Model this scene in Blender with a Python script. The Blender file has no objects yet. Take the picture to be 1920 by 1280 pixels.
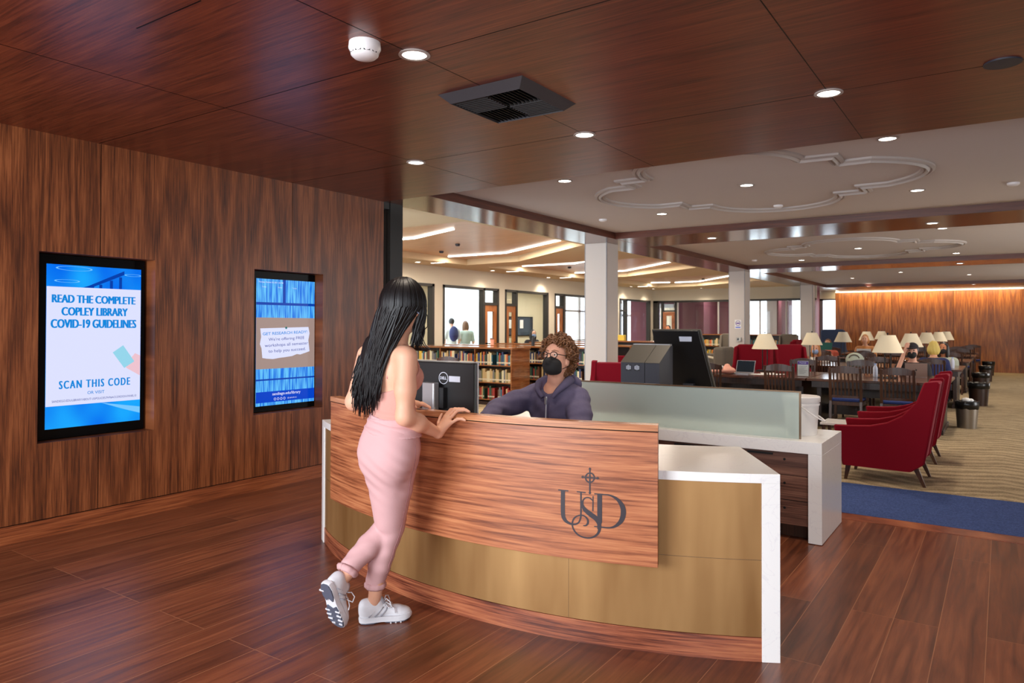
import bpy, math, random
import numpy as np
from mathutils import Vector, Matrix
from mathutils.geometry import tessellate_polygon
random.seed(7); rng = np.random.default_rng(5)
C = bpy.context.scene.collection
SC = bpy.context.scene
pi = math.pi

# ------------------------------------------------------------------ camera, world, light, exposure
def make_camera():
    YAW, PIT, ROL, F, CY = .598298, .011655, -.00314, 1347.9, 596.8
    f = Vector((-math.sin(YAW)*math.cos(PIT), math.cos(YAW)*math.cos(PIT), math.sin(PIT)))
    r0 = Vector((math.cos(YAW), math.sin(YAW), 0)); d0 = f.cross(r0)
    r = r0*math.cos(ROL)+d0*math.sin(ROL); d = f.cross(r)
    cd = bpy.data.cameras.new('camera'); co = bpy.data.objects.new('camera', cd); C.objects.link(co)
    m = Matrix((( r.x, -d.x, -f.x, 0), (r.y, -d.y, -f.y, 0), (r.z, -d.z, -f.z, 1.5), (0, 0, 0, 1)))
    co.matrix_world = m
    cd.sensor_width = 36; cd.lens = F/1920*36; cd.shift_y = (CY-640)/1920
    cd.clip_start = .05; cd.clip_end = 200
    cd.dof.use_dof = True; cd.dof.focus_distance = 3.8; cd.dof.aperture_fstop = 5.6
    SC.camera = co
make_camera()

def c(r, g, b, a=1.0):
    def l(v):
        v /= 255.0
        return v/12.92 if v <= .04045 else ((v+.055)/1.055)**2.4
    return (l(r), l(g), l(b), a)

SC.view_settings.view_transform = 'Standard'; SC.view_settings.look = 'None'
SC.view_settings.gamma = 1; SC.view_settings.use_curve_mapping = False
SC.view_settings.exposure = 0.0
w = bpy.data.worlds.new('sky'); SC.world = w; w.use_nodes = True
bg = w.node_tree.nodes['Background']; bg.inputs[0].default_value = (.80, .90, 1.0, 1); bg.inputs[1].default_value = 6.0
cy = SC.cycles
cy.use_denoising = True; cy.max_bounces = 7; cy.diffuse_bounces = 4; cy.glossy_bounces = 4
cy.transmission_bounces = 6; cy.transparent_max_bounces = 8; cy.sample_clamp_indirect = 6; cy.caustics_reflective = False; cy.caustics_refractive = False

def area(name, loc, target, sx, sy, power, col, spread=pi):
    l = bpy.data.lights.new(name, 'AREA'); l.shape = 'RECTANGLE'; l.size = sx; l.size_y = sy; l.energy = power; l.color = col; l.spread = spread
    o = bpy.data.objects.new(name, l); C.objects.link(o); o.location = loc
    o.rotation_euler = (Vector(target)-Vector(loc)).to_track_quat('-Z', 'Z').to_euler(); return o
# unseen area lamps: daylight key behind the camera, added hall fill on the right
area('entrance_daylight', (-3.1, -2.7, 1.75), (-2.6, 3.0, 1.0), 3.4, 2.1, 450, (.86, .93, 1.0))
area('entrance_daylight', (2.2, -2.7, 1.6), (.0, 4.0, .9), 3.0, 2.0, 235, (.84, .92, 1.0))
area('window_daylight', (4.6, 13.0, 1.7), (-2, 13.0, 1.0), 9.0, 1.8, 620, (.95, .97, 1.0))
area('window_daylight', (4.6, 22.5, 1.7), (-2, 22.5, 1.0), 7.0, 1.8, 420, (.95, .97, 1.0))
DL_POWER = 70

# ------------------------------------------------------------------ materials
M = {}
def nodes(name):
    m = bpy.data.materials.new(name); m.use_nodes = True; M[name] = m
    nt = m.node_tree; b = nt.nodes['Principled BSDF']
    return m, nt, b, (lambda t: nt.nodes.new('ShaderNode'+t)), nt.links.new
def plain(name, col, rough=.5, metal=0, noise=.0, scale=60, coat=0, spec=None, bump=0):
    m, nt, b, N, L = nodes(name)
    b.inputs['Base Color'].default_value = col; b.inputs['Roughness'].default_value = rough; b.inputs['Metallic'].default_value = metal
    b.inputs['Coat Weight'].default_value = coat
    if spec is not None: b.inputs['Specular IOR Level'].default_value = spec
    if noise or bump:
        tc = N('TexCoord'); nz = N('TexNoise'); nz.inputs['Scale'].default_value = scale; nz.inputs['Detail'].default_value = 3
        L(tc.outputs['Object'], nz.inputs['Vector'])
        if noise:
            mx = N('MixRGB'); mx.blend_type = 'MULTIPLY'; mx.inputs[0].default_value = 1; mx.inputs[1].default_value = col
            mr = N('MapRange'); mr.inputs['To Min'].default_value = 1-noise; mr.inputs['To Max'].default_value = 1+noise
            L(nz.outputs['Fac'], mr.inputs['Value']); L(mr.outputs[0], mx.inputs[2]); L(mx.outputs[0], b.inputs['Base Color'])
        if bump:
            bp = N('Bump'); bp.inputs['Strength'].default_value = bump; bp.inputs['Distance'].default_value = .004
            L(nz.outputs['Fac'], bp.inputs['Height']); L(bp.outputs[0], b.inputs['Normal'])
    return m
def emit(name, col, strength):
    m, nt, b, N, L = nodes(name)
    b.inputs['Base Color'].default_value = (0, 0, 0, 1); b.inputs['Emission Color'].default_value = col; b.inputs['Emission Strength'].default_value = strength
    b.inputs['Roughness'].default_value = .3; b.inputs['Specular IOR Level'].default_value = .12
    return m
def wood(name, cols, grain='Z', across='Y', book=0.0, rough=.35, coat=0, fine=26, stretch=.03, cath=1.6, tone=.25, spec=.5, arch=.07):
    tone *= .55
    """veneer: long fibres along `grain`, cathedral figure, optional book-matched leaves of width `book` along `across`"""
    m, nt, b, N, L = nodes(name)
    tc = N('TexCoord'); sx = N('SeparateXYZ'); L(tc.outputs['Object'], sx.inputs[0])
    ax = dict(X=0, Y=1, Z=2); g, a = ax[grain], ax[across]; o = 3-g-a
    av = sx.outputs[a]
    leaf = None
    if book:
        pp = N('Math'); pp.operation = 'PINGPONG'; L(av, pp.inputs[0]); pp.inputs[1].default_value = book
        dv = N('Math'); dv.operation = 'DIVIDE'; L(av, dv.inputs[0]); dv.inputs[1].default_value = book*2
        fl = N('Math'); fl.operation = 'FLOOR'; L(dv.outputs[0], fl.inputs[0]); leaf = fl.outputs[0]
        av = pp.outputs[0]
    cb = N('CombineXYZ'); L(av, cb.inputs[0])
    gs = N('Math'); gs.operation = 'MULTIPLY'; L(sx.outputs[g], gs.inputs[0]); gs.inputs[1].default_value = stretch; L(gs.outputs[0], cb.inputs[1])
    if leaf is not None:
        ad = N('Math'); ad.operation = 'MULTIPLY'; L(leaf, ad.inputs[0]); ad.inputs[1].default_value = .37; L(ad.outputs[0], cb.inputs[2])
    else:
        od = N('Math'); od.operation = 'MULTIPLY'; L(sx.outputs[o], od.inputs[0]); od.inputs[1].default_value = .04; L(od.outputs[0], cb.inputs[2])
    n1 = N('TexNoise'); n1.inputs['Scale'].default_value = fine*3.2; n1.inputs['Detail'].default_value = 5; n1.inputs['Roughness'].default_value = .62; n1.inputs['Distortion'].default_value = .25
    L(cb.outputs[0], n1.inputs['Vector'])
    n2 = N('TexNoise'); n2.inputs['Scale'].default_value = cath*2.2; n2.inputs['Detail'].default_value = 1.5
    vm = N('VectorMath'); vm.operation = 'MULTIPLY'; L(cb.outputs[0], vm.inputs[0]); vm.inputs[1].default_value = (1, arch/stretch, 1); L(vm.outputs[0], n2.inputs['Vector'])
    ml = N('Math'); ml.operation = 'MULTIPLY'; L(n2.outputs['Fac'], ml.inputs[0]); ml.inputs[1].default_value = 15
    fr = N('Math'); fr.operation = 'PINGPONG'; L(ml.outputs[0], fr.inputs[0]); fr.inputs[1].default_value = 1
    mx = N('Math'); mx.operation = 'MULTIPLY_ADD'; L(fr.outputs[0], mx.inputs[0]); mx.inputs[1].default_value = tone; 
    sc = N('Math'); sc.operation = 'MULTIPLY_ADD'; L(n1.outputs['Fac'], sc.inputs[0]); sc.inputs[1].default_value = 1.0; sc.inputs[2].default_value = -tone*.5
    L(sc.outputs[0], mx.inputs[2])
    cr = N('ValToRGB'); e = cr.color_ramp.elements; e[0].position = .30; e[0].color = cols[0]; e[1].position = .72; e[1].color = cols[2]
    k = e.new(.5); k.color = cols[1]
    L(mx.outputs[0], cr.inputs[0]); L(cr.outputs[0], b.inputs['Base Color'])
    b.inputs['Roughness'].default_value = rough; b.inputs['Coat Weight'].default_value = coat; b.inputs['Coat Roughness'].default_value = .12
    b.inputs['Specular IOR Level'].default_value = spec
    return m
wal = [c(74, 37, 20), c(116, 62, 33), c(154, 90, 52)]
wood('walnut_wall', wal, 'Z', 'Y', .2221, rough=.38, fine=34, cath=1.5, tone=.42)
wood('walnut_back', [c(100, 54, 22), c(146, 82, 34), c(184, 116, 52)], 'Z', 'X', .31, rough=.38, tone=.35)
wood('walnut_ceiling', [c(72, 31, 18), c(110, 50, 30), c(138, 70, 42)], 'X', 'Y', 0, rough=.30, fine=24, cath=1.2, tone=.22)
wood('walnut_soffit', [c(70, 34, 20), c(104, 54, 32), c(126, 72, 44)], 'Y', 'X', 0, rough=.16, fine=24, cath=1.2, tone=.2)
wood('walnut_soffit_cross', [c(70, 34, 20), c(104, 54, 32), c(126, 72, 44)], 'X', 'Y', 0, rough=.16, fine=24, cath=1.2, tone=.2)
wood('walnut_fascia', [c(62, 26, 14), c(88, 40, 22), c(104, 52, 30)], 'X', 'Z', 0, rough=.35)
wood('walnut_base', [c(92, 44, 24), c(140, 74, 42), c(170, 98, 58)], 'Y', 'Z', 0, rough=.35)
wood('desk_panel', [c(116, 62, 38), c(172, 103, 67), c(200, 132, 88)], 'X', 'Z', 0, rough=.36, fine=32, cath=4.2, tone=.34, arch=.05)
wood('desk_base', [c(86, 40, 28), c(150, 84, 58), c(186, 116, 78)], 'X', 'Z', 0, rough=.32, fine=30, tone=.4)
wood('desk_cap', [c(140, 84, 52), c(186, 122, 80), c(214, 152, 104)], 'X', 'Z', 0, rough=.32, fine=30, tone=.25, coat=.1)
wood('drawer_wood', [c(66, 40, 30), c(104, 68, 54), c(132, 92, 74)], 'X', 'Z', 0, rough=.4, fine=30, tone=.35)
wood('table_wood', [c(52, 26, 14), c(86, 48, 28), c(118, 70, 42)], 'X', 'Y', 0, rough=.22, coat=.3)
wood('table_dark', [c(30, 16, 10), c(48, 27, 17), c(64, 38, 24)], 'Z', 'X', 0, rough=.35)
wood('chair_wood', [c(44, 24, 14), c(70, 40, 24), c(92, 56, 34)], 'Z', 'X', 0, rough=.32)
wood('shelf_wood', [c(100, 54, 28), c(142, 86, 48), c(168, 110, 66)], 'X', 'Z', 0, rough=.14, coat=.6)
wood('cloud_wood', [c(180, 132, 94), c(208, 160, 120), c(224, 180, 142)], 'X', 'Y', 0, rough=.3, tone=.2)
wood('door_wood', [c(110, 58, 28), c(156, 92, 46), c(182, 118, 64)], 'Z', 'Y', 0, rough=.35)
plain('plaster', c(204, 194, 174), .8, noise=.02, scale=3)
plain('white_ceiling', c(206, 196, 190), .85, noise=.015, scale=2)
plain('molding_white', c(184, 174, 168), .55)
plain('drywall_warm', c(206, 184, 148), .85, noise=.02, scale=2)
plain('column_paint', c(206, 196, 188), .6)
plain('corner_bead', c(120, 116, 116), .4, .5)
plain('black_metal', c(24, 23, 22), .4, .3)
plain('dark_frame', c(48, 44, 40), .45, .3)
plain('black_plastic', c(16, 16, 19), .42)
plain('bezel_black', c(7, 7, 8), .35, spec=.12)
plain('charcoal', c(44, 44, 54), .5)
plain('taupe_plastic', c(84, 79, 70), .5)
plain('vent_metal', c(72, 70, 74), .42, .35)
plain('vent_slat', c(24, 23, 24), .5, .2)
plain('vent_core', c(10, 9, 9), .6)
plain('detector_white', c(236, 232, 232), .4)
plain('chrome', c(210, 210, 212), .18, 1)
plain('steel', c(150, 142, 132), .32, .85, noise=.04, scale=20)
plain('bronze_frame', c(104, 80, 58), .35, .6)
plain('silver', c(176, 176, 180), .35, .7)
plain('red_velvet', c(124, 3, 24), .8, noise=.06, scale=160, spec=.15)
q_ = M['red_velvet'].node_tree.nodes['Principled BSDF']; q_.inputs['Sheen Weight'].default_value = .25; q_.inputs['Sheen Tint'].default_value = c(255, 120, 140)
plain('cushion_blue', c(40, 62, 130), .8, noise=.08, scale=120)
plain('navy_fabric', c(52, 66, 96), .8, noise=.08, scale=120)
plain('grey_fabric', c(106, 96, 84), .85, noise=.1, scale=150)
plain('shade_cream', c(236, 222, 192), .8, noise=.02, scale=80)
plain('bucket_white', c(236, 232, 230), .35)
plain('paper_white', c(236, 234, 230), .7)
plain('maroon_wall', c(122, 66, 78), .7, noise=.03, scale=2)
plain('office_wall', c(214, 202, 172), .8, noise=.02, scale=2)
plain('pavement', c(200, 200, 196), .9, noise=.05, scale=3)
plain('pale_stone', c(226, 224, 218), .9, noise=.03, scale=2)
plain('bag_black', c(14, 14, 15), .3, bump=.4, scale=40)
plain('logo_dark', c(42, 32, 40), .45)
plain('tag_white', c(214, 220, 236), .5)
plain('yellow_item', c(214, 188, 70), .6)
plain('purple_item', c(96, 56, 150), .6)
plain('pink_cloth', c(232, 168, 146), .85, noise=.06, scale=70)
plain('teal_book', c(28, 110, 96), .5)
plain('screen_dark', c(28, 40, 50), .12)
plain('laptop_grey', c(176, 150, 138), .4, .4)
for n, k in dict(skin=(228, 172, 142), skin_tan=(230, 172, 146), skin_brown=(196, 128, 92), lip=(190, 100, 96)).items(): 
    m = plain(n, c(*k), .5, noise=.02, scale=25, spec=.35); m.node_tree.nodes['Principled BSDF'].inputs['Subsurface Weight'].default_value = .08
plain('hair_black', c(16, 13, 15), .42, spec=.32, noise=.3, scale=90)
plain('hair_brown', c(112, 72, 42), .5, noise=.25, scale=60)
plain('hair_dark', c(34, 24, 20), .5)
plain('hair_blonde', c(222, 194, 104), .5, noise=.1, scale=60)
plain('hair_ginger', c(196, 128, 66), .5, noise=.1, scale=60)
plain('pink_knit', c(212, 168, 168), .95, noise=.03, scale=200, bump=.05, spec=.1)
plain('pink_seam', c(176, 126, 128), .95, spec=.1)
plain('pink_top', c(212, 154, 142), .9, noise=.03, scale=160, spec=.1)
plain('hoodie', c(98, 92, 122), .9, noise=.12, scale=60, bump=.1)
plain('shirt_dark', c(34, 30, 34), .85); plain('shirt_white', c(226, 222, 214), .85); plain('shirt_coral', c(238, 120, 98), .85)
plain('shirt_sage', c(176, 184, 168), .85); plain('navy_cloth', c(40, 46, 92), .85); plain('denim', c(58, 70, 102), .85)
plain('mask_black', c(30, 29, 30), .8); plain('mask_blue', c(160, 184, 226), .8)
plain('shoe_white', c(226, 226, 230), .5, noise=.05, scale=60); plain('shoe_mesh', c(168, 168, 176), .7, noise=.12, scale=180)
plain('sole_dark', c(84, 88, 104), .6); plain('eye_white', c(236, 232, 228), .3); plain('eye_brown', c(60, 36, 22), .25)
plain('book_label', c(214, 204, 178), .7)
BOOKC = dict(tan=(190, 160, 110), cream=(214, 200, 160), olive=(104, 100, 56), red=(158, 46, 36), navy=(44, 54, 92), green=(46, 84, 66), yellow=(206, 166, 58), teal=(40, 92, 108), brown=(100, 62, 40), grey=(112, 108, 104), black=(36, 32, 34), orange=(200, 98, 50))
for k, v in BOOKC.items(): plain('cloth_'+k, c(*v), .6)
emit('downlight_lens', (1, .93, .82, 1), 14)
emit('led_strip', (1, .93, .83, 1), 7)
emit('cove_strip', (1, .84, .58, 1), 5)

def glass(name, col=(1, 1, 1, 1), rough=0.0, ior=1.45, thin=True, tint=None):
    m, nt, b, N, L = nodes(name)
    out = nt.nodes['Material Output']; nt.nodes.remove(b)
    tr = N('BsdfTransparent'); tr.inputs[0].default_value = col
    gl = N('BsdfGlossy'); gl.inputs['Roughness'].default_value = .02
    lw = N('LayerWeight'); lw.inputs['Blend'].default_value = .3; pw = N('Math'); pw.operation = 'POWER'; L(lw.outputs['Facing'], pw.inputs[0]); pw.inputs[1].default_value = 3
    fz = N('Math'); fz.operation = 'MULTIPLY_ADD'; L(pw.outputs[0], fz.inputs[0]); fz.inputs[1].default_value = .35; fz.inputs[2].default_value = .03
    mx = N('MixShader'); L(fz.outputs[0], mx.inputs[0]); L(tr.outputs[0], mx.inputs[1]); L(gl.outputs[0], mx.inputs[2]); L(mx.outputs[0], out.inputs[0])
    return m
glass('clear_glass', (.95, .97, .97, 1))
def frosted():
    m, nt, b, N, L = nodes('frosted_glass')
    b.inputs['Base Color'].default_value = c(222, 238, 230); b.inputs['Roughness'].default_value = .30
    b.inputs['Transmission Weight'].default_value = .58; b.inputs['IOR'].default_value = 1.25
frosted()
def floor_mat():
    m, nt, b, N, L = nodes('floor_planks')
    tc = N('TexCoord'); s = N('SeparateXYZ'); L(tc.outputs['Object'], s.inputs[0])
    cb = N('CombineXYZ'); L(s.outputs[1], cb.inputs[0])
    ad = N('Math'); ad.operation = 'ADD'; L(s.outputs[0], ad.inputs[0]); ad.inputs[1].default_value = .668+8; L(ad.outputs[0], cb.inputs[1])
    br = N('TexBrick'); br.offset = .37; br.offset_frequency = 3; br.squash = 1
    br.inputs['Scale'].default_value = 1; br.inputs['Mortar Size'].default_value = .0020; br.inputs['Mortar Smooth'].default_value = .3
    br.inputs['Brick Width'].default_value = 2.1; br.inputs['Row Height'].default_value = .2; br.inputs['Bias'].default_value = 0
    br.inputs['Color1'].default_value = (0, 0, 0, 1); br.inputs['Color2'].default_value = (1, 1, 1, 1); br.inputs['Mortar'].default_value = (.5, .5, .5, 1)
    L(cb.outputs[0], br.inputs['Vector'])
    st = N('Vector' 'Math'); st.operation = 'MULTIPLY'; L(cb.outputs[0], st.inputs[0]); st.inputs[1].default_value = (1.6, 26, 1)
    off = N('VectorMath'); off.operation = 'ADD'; L(st.outputs[0], off.inputs[0])
    sc = N('VectorMath'); sc.operation = 'SCALE'; L(br.outputs['Color'], sc.inputs[0]); sc.inputs['Scale'].default_value = 9; L(sc.outputs[0], off.inputs[1])
    n1 = N('TexNoise'); n1.inputs['Scale'].default_value = 1.0; n1.inputs['Detail'].default_value = 6; n1.inputs['Roughness'].default_value = .62; n1.inputs['Distortion'].default_value = .5
    L(off.outputs[0], n1.inputs['Vector'])
    cr = N('ValToRGB'); e = cr.color_ramp.elements; e[0].position = .3; e[0].color = c(86, 45, 29); e[1].position = .75; e[1].color = c(148, 86, 54); k = e.new(.5); k.color = c(118, 64, 40)
    L(n1.outputs['Fac'], cr.inputs[0])
    hs = N('HueSaturation'); mr = N('MapRange'); mr.inputs['To Min'].default_value = .72; mr.inputs['To Max'].default_value = 1.22
    L(br.outputs['Color'], mr.inputs['Value']); L(mr.outputs[0], hs.inputs['Value']); L(cr.outputs[0], hs.inputs['Color'])
    mx = N('MixRGB'); L(br.outputs['Fac'], mx.inputs[0]); L(hs.outputs[0], mx.inputs[1]); mx.inputs[2].default_value = c(164, 108, 74)
    L(mx.outputs[0], b.inputs['Base Color'])
    rr = N('MapRange'); rr.inputs['To Min'].default_value = .24; rr.inputs['To Max'].default_value = .40; L(n1.outputs['Fac'], rr.inputs['Value']); L(rr.outputs[0], b.inputs['Roughness'])
    bp = N('Bump'); bp.inputs['Strength'].default_value = .15; bp.inputs['Distance'].default_value = .003; L(n1.outputs['Fac'], bp.inputs['Height']); L(bp.outputs[0], b.inputs['Normal'])
floor_mat()
def carpet_mat(name, c0, c1, sx, sy, wave):
    m, nt, b, N, L = nodes(name)
    tc = N('TexCoord'); mp = N('Mapping'); mp.inputs['Scale'].default_value = (sx, sy, 1); L(tc.outputs['Object'], mp.inputs[0])
    if wave:
        sp = N('SeparateXYZ'); L(mp.outputs[0], sp.inputs[0]); pg = N('Math'); pg.operation = 'PINGPONG'; L(sp.outputs[0], pg.inputs[0]); pg.inputs[1].default_value = .5
        yy = N('Math'); yy.operation = 'MULTIPLY_ADD'; L(pg.outputs[0], yy.inputs[0]); yy.inputs[1].default_value = .9; L(sp.outputs[1], yy.inputs[2]); cv = N('CombineXYZ'); L(sp.outputs[0], cv.inputs[0]); L(yy.outputs[0], cv.inputs[1])
        wv = N('TexWave'); wv.wave_type = 'BANDS'; wv.bands_direction = 'Y'; wv.inputs['Scale'].default_value = 1; wv.inputs['Distortion'].default_value = 7; wv.inputs['Detail'].default_value = 4; wv.inputs['Detail Scale'].default_value = 2.2; wv.inputs['Detail Roughness'].default_value = .6
        L(cv.outputs[0], wv.inputs[0]); src = wv.outputs['Fac']
    else:
        nz = N('TexNoise'); nz.inputs['Scale'].default_value = 1; nz.inputs['Detail'].default_value = 4; L(mp.outputs[0], nz.inputs[0]); src = nz.outputs['Fac']
    n2 = N('TexNoise'); n2.inputs['Scale'].default_value = 90; L(tc.outputs['Object'], n2.inputs[0])
    av = N('Math'); av.operation = 'MULTIPLY_ADD'; L(n2.outputs['Fac'], av.inputs[0]); av.inputs[1].default_value = .72; 
    hv = N('Math'); hv.operation = 'MULTIPLY'; L(src, hv.inputs[0]); hv.inputs[1].default_value = .30; L(hv.outputs[0], av.inputs[2])
    cr = N('ValToRGB'); cr.color_ramp.elements[0].position = .25; cr.color_ramp.elements[0].color = c0; cr.color_ramp.elements[1].position = .8; cr.color_ramp.elements[1].color = c1
    L(av.outputs[0], cr.inputs[0]); L(cr.outputs[0], b.inputs['Base Color']); b.inputs['Roughness'].default_value = .95; b.inputs['Specular IOR Level'].default_value = .1
carpet_mat('carpet_beige', c(128, 111, 86), c(204, 182, 146), .8, 1.5, True)
carpet_mat('carpet_blue', c(34, 48, 92), c(84, 104, 160), 6, 60, False)
def quartz():
    m, nt, b, N, L = nodes('quartz')
    tc = N('TexCoord'); n1 = N('TexNoise'); n1.inputs['Scale'].default_value = 4; n1.inputs['Detail'].default_value = 5; n1.inputs['Distortion'].default_value = 2.2; L(tc.outputs['Object'], n1.inputs[0])
    cr = N('ValToRGB'); e = cr.color_ramp.elements; e[0].position = .488; e[0].color = c(240, 238, 235); e[1].position = .512; e[1].color = c(240, 238, 235)
    k = e.new(.5); k.color = c(231, 228, 228)
    L(n1.outputs['Fac'], cr.inputs[0]); L(cr.outputs[0], b.inputs['Base Color']); b.inputs['Roughness'].default_value = .22
quartz()
def brass():
    m, nt, b, N, L = nodes('brass_panel')
    tc = N('TexCoord'); mp = N('Mapping'); mp.inputs['Scale'].default_value = (5, 5, .8); L(tc.outputs['Object'], mp.inputs[0])
    n1 = N('TexNoise'); n1.inputs['Scale'].default_value = 1; n1.inputs['Detail'].default_value = 3; L(mp.outputs[0], n1.inputs[0])
    cr = N('ValToRGB'); e = cr.color_ramp.elements; e[0].position = .3; e[0].color = c(138, 98, 54); e[1].position = .72; e[1].color = c(178, 138, 88)
    L(n1.outputs['Fac'], cr.inputs[0]); L(cr.outputs[0], b.inputs['Base Color']); b.inputs['Metallic'].default_value = .55; b.inputs['Roughness'].default_value = .5
brass()
def blue_screen(name, c0, c1, sx, sz, strength):
    m, nt, b, N, L = nodes(name)
    b.inputs['Base Color'].default_value = (0, 0, 0, 1); b.inputs['Roughness'].default_value = .3; b.inputs['Specular IOR Level'].default_value = .12
    tc = N('TexCoord'); mp = N('Mapping'); mp.inputs['Scale'].default_value = (1, sx, sz); L(tc.outputs['Object'], mp.inputs[0])
    n1 = N('TexNoise'); n1.inputs['Scale'].default_value = 1; n1.inputs['Detail'].default_value = 1; L(mp.outputs[0], n1.inputs[0])
    cr = N('ValToRGB'); e = cr.color_ramp.elements; e[0].position = .35; e[0].color = c0; e[1].position = .65; e[1].color = c1
    L(n1.outputs['Fac'], cr.inputs[0]); L(cr.outputs[0], b.inputs['Emission Color']); b.inputs['Emission Strength'].default_value = strength
blue_screen('display_blue', c(0, 108, 240), c(24, 168, 255), 3, 2, 1.0)
blue_screen('display_shelves', c(8, 110, 226), c(104, 200, 255), 60, 4, 1.0)
emit('display_white', c(222, 226, 255), 1.0); emit('display_text', c(14, 136, 222), 1.0); emit('display_navy', c(20, 50, 150), 1.0)
emit('display_tan', c(164, 140, 132), 1.0); emit('display_band', c(0, 66, 200), 1.0); emit('display_dark', c(0, 62, 170), 1.0); emit('display_cyan', c(150, 214, 236), 1.0); emit('display_pink', c(238, 196, 208), 1.0)
emit('display_pale', c(120, 200, 255), 1.0); emit('display_green', c(20, 110, 110), 1.0)

# ------------------------------------------------------------------ mesh helpers
class B:
    def __init__(s): s.v = []; s.f = []; s.m = []
    def add(s, v, f, mi=0):
        n = len(s.v); s.v += [tuple(float(q) for q in p) for p in v]; s.f += [tuple(int(i)+n for i in q) for q in f]; s.m += [mi]*len(f); return s
    def box(s, x0, x1, y0, y1, z0, z1, mi=0):
        return s.add([(x0, y0, z0), (x1, y0, z0), (x1, y1, z0), (x0, y1, z0), (x0, y0, z1), (x1, y0, z1), (x1, y1, z1), (x0, y1, z1)],
                     [(3, 2, 1, 0), (4, 5, 6, 7), (0, 1, 5, 4), (1, 2, 6, 5), (2, 3, 7, 6), (3, 0, 4, 7)], mi)
    def prism(s, poly, lo, hi, axis='z', mi=0):
        """extrude a 2D polygon along axis; the polygon's two coordinates are the remaining axes in x,y,z order"""
        n = len(poly); k = 'xyz'.index(axis)
        def mk(p, t):
            q = list(p); q.insert(k, t); return q
        v = [mk(p, lo) for p in poly]+[mk(p, hi) for p in poly]
        tri = tessellate_polygon([[Vector((p[0], p[1], 0)) for p in poly]])
        f = [tuple(t) for t in tri]+[tuple(i+n for i in reversed(t)) for t in tri]+[(i, (i+1) % n, (i+1) % n+n, i+n) for i in range(n)]
        return s.add(v, f, mi)
    def tube(s, path, rad, n=8, cap=True, flat=1.0, mi=0):
        P = [Vector(p) for p in path]; R = rad if hasattr(rad, '__len__') else [rad]*len(P)
        up = None; rings = []
        for i, p in enumerate(P):
            t = (P[min(i+1, len(P)-1)]-P[max(i-1, 0)])
            t = t.normalized() if t.length > 1e-9 else Vector((0, 0, 1))
            if up is None:
                up = Vector((0, 0, 1)) if abs(t.z) < .9 else Vector((1, 0, 0))
            a = t.cross(up); a = a.normalized() if a.length > 1e-6 else t.orthogonal().normalized(); bb = a.cross(t).normalized(); up = bb
            rings.append([p+a*math.cos(2*pi*k/n)*R[i]+bb*math.sin(2*pi*k/n)*R[i]*flat for k in range(n)])
        v = [q for r in rings for q in r]; f = []
        for i in range(len(P)-1):
            for k in range(n): f.append((i*n+k, i*n+(k+1) % n, (i+1)*n+(k+1) % n, (i+1)*n+k))
        if cap: f.append(tuple(reversed(range(n)))); f.append(tuple((len(P)-1)*n+k for k in range(n)))
        return s.add(v, f, mi)
    def lathe(s, prof, x=0, y=0, n=24, sx=1, sy=1, mi=0, capb=True, capt=True):
        v = []; f = []
        for r, z in prof:
            for k in range(n): v.append((x+r*sx*math.cos(2*pi*k/n), y+r*sy*math.sin(2*pi*k/n), z))
        for i in range(len(prof)-1):
            for k in range(n): f.append((i*n+k, i*n+(k+1) % n, (i+1)*n+(k+1) % n, (i+1)*n+k))
        if capb: f.append(tuple(reversed(range(n))))
        if capt: f.append(tuple((len(prof)-1)*n+k for k in range(n)))
        return s.add(v, f, mi)
    def ball(s, p, r, n=10, mi=0):
        r = r if hasattr(r, '__len__') else (r, r, r)
        m = n//2+1; v = []; f = []
        for i in range(m+1):
            t = pi*i/m
            for k in range(n): v.append((p[0]+r[0]*math.sin(t)*math.cos(2*pi*k/n), p[1]+r[1]*math.sin(t)*math.sin(2*pi*k/n), p[2]-r[2]*math.cos(t)))
        for i in range(m):
            for k in range(n): f.append((i*n+k, i*n+(k+1) % n, (i+1)*n+(k+1) % n, (i+1)*n+k))
        return s.add(v, f, mi)
    def arc(s, cx, cy0, r0, r1, a0, a1, z0, z1, n=40, mi=0):
        v = []; f = []
        for i in range(n+1):
            a = math.radians(a0+(a1-a0)*i/n)
            for r in (r0, r1):
                for z in (z0, z1): v.append((cx+r*math.cos(a), cy0+r*math.sin(a), z))
        for i in range(n):
            k = i*4; q = k+4
            f += [(k, q, q+1, k+1), (k+2, k+3, q+3, q+2), (k+1, q+1, q+3, k+3), (k, k+2, q+2, q)]
        f += [(0, 1, 3, 2), (n*4, n*4+2, n*4+3, n*4+1)]
        return s.add(v, f, mi)
    def quad(s, a, b, c_, d, mi=0): return s.add([a, b, c_, d], [(0, 1, 2, 3)], mi)
    def loft(s, rings, mi=0, cap=True):
        n = len(rings[0]); v = [p for r in rings for p in r]; f = []
        for i in range(len(rings)-1):
            for k in range(n): f.append((i*n+k, i*n+(k+1) % n, (i+1)*n+(k+1) % n, (i+1)*n+k))
        if cap: f.append(tuple(reversed(range(n)))); f.append(tuple((len(rings)-1)*n+k for k in range(n)))
        return s.add(v, f, mi)
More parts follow.
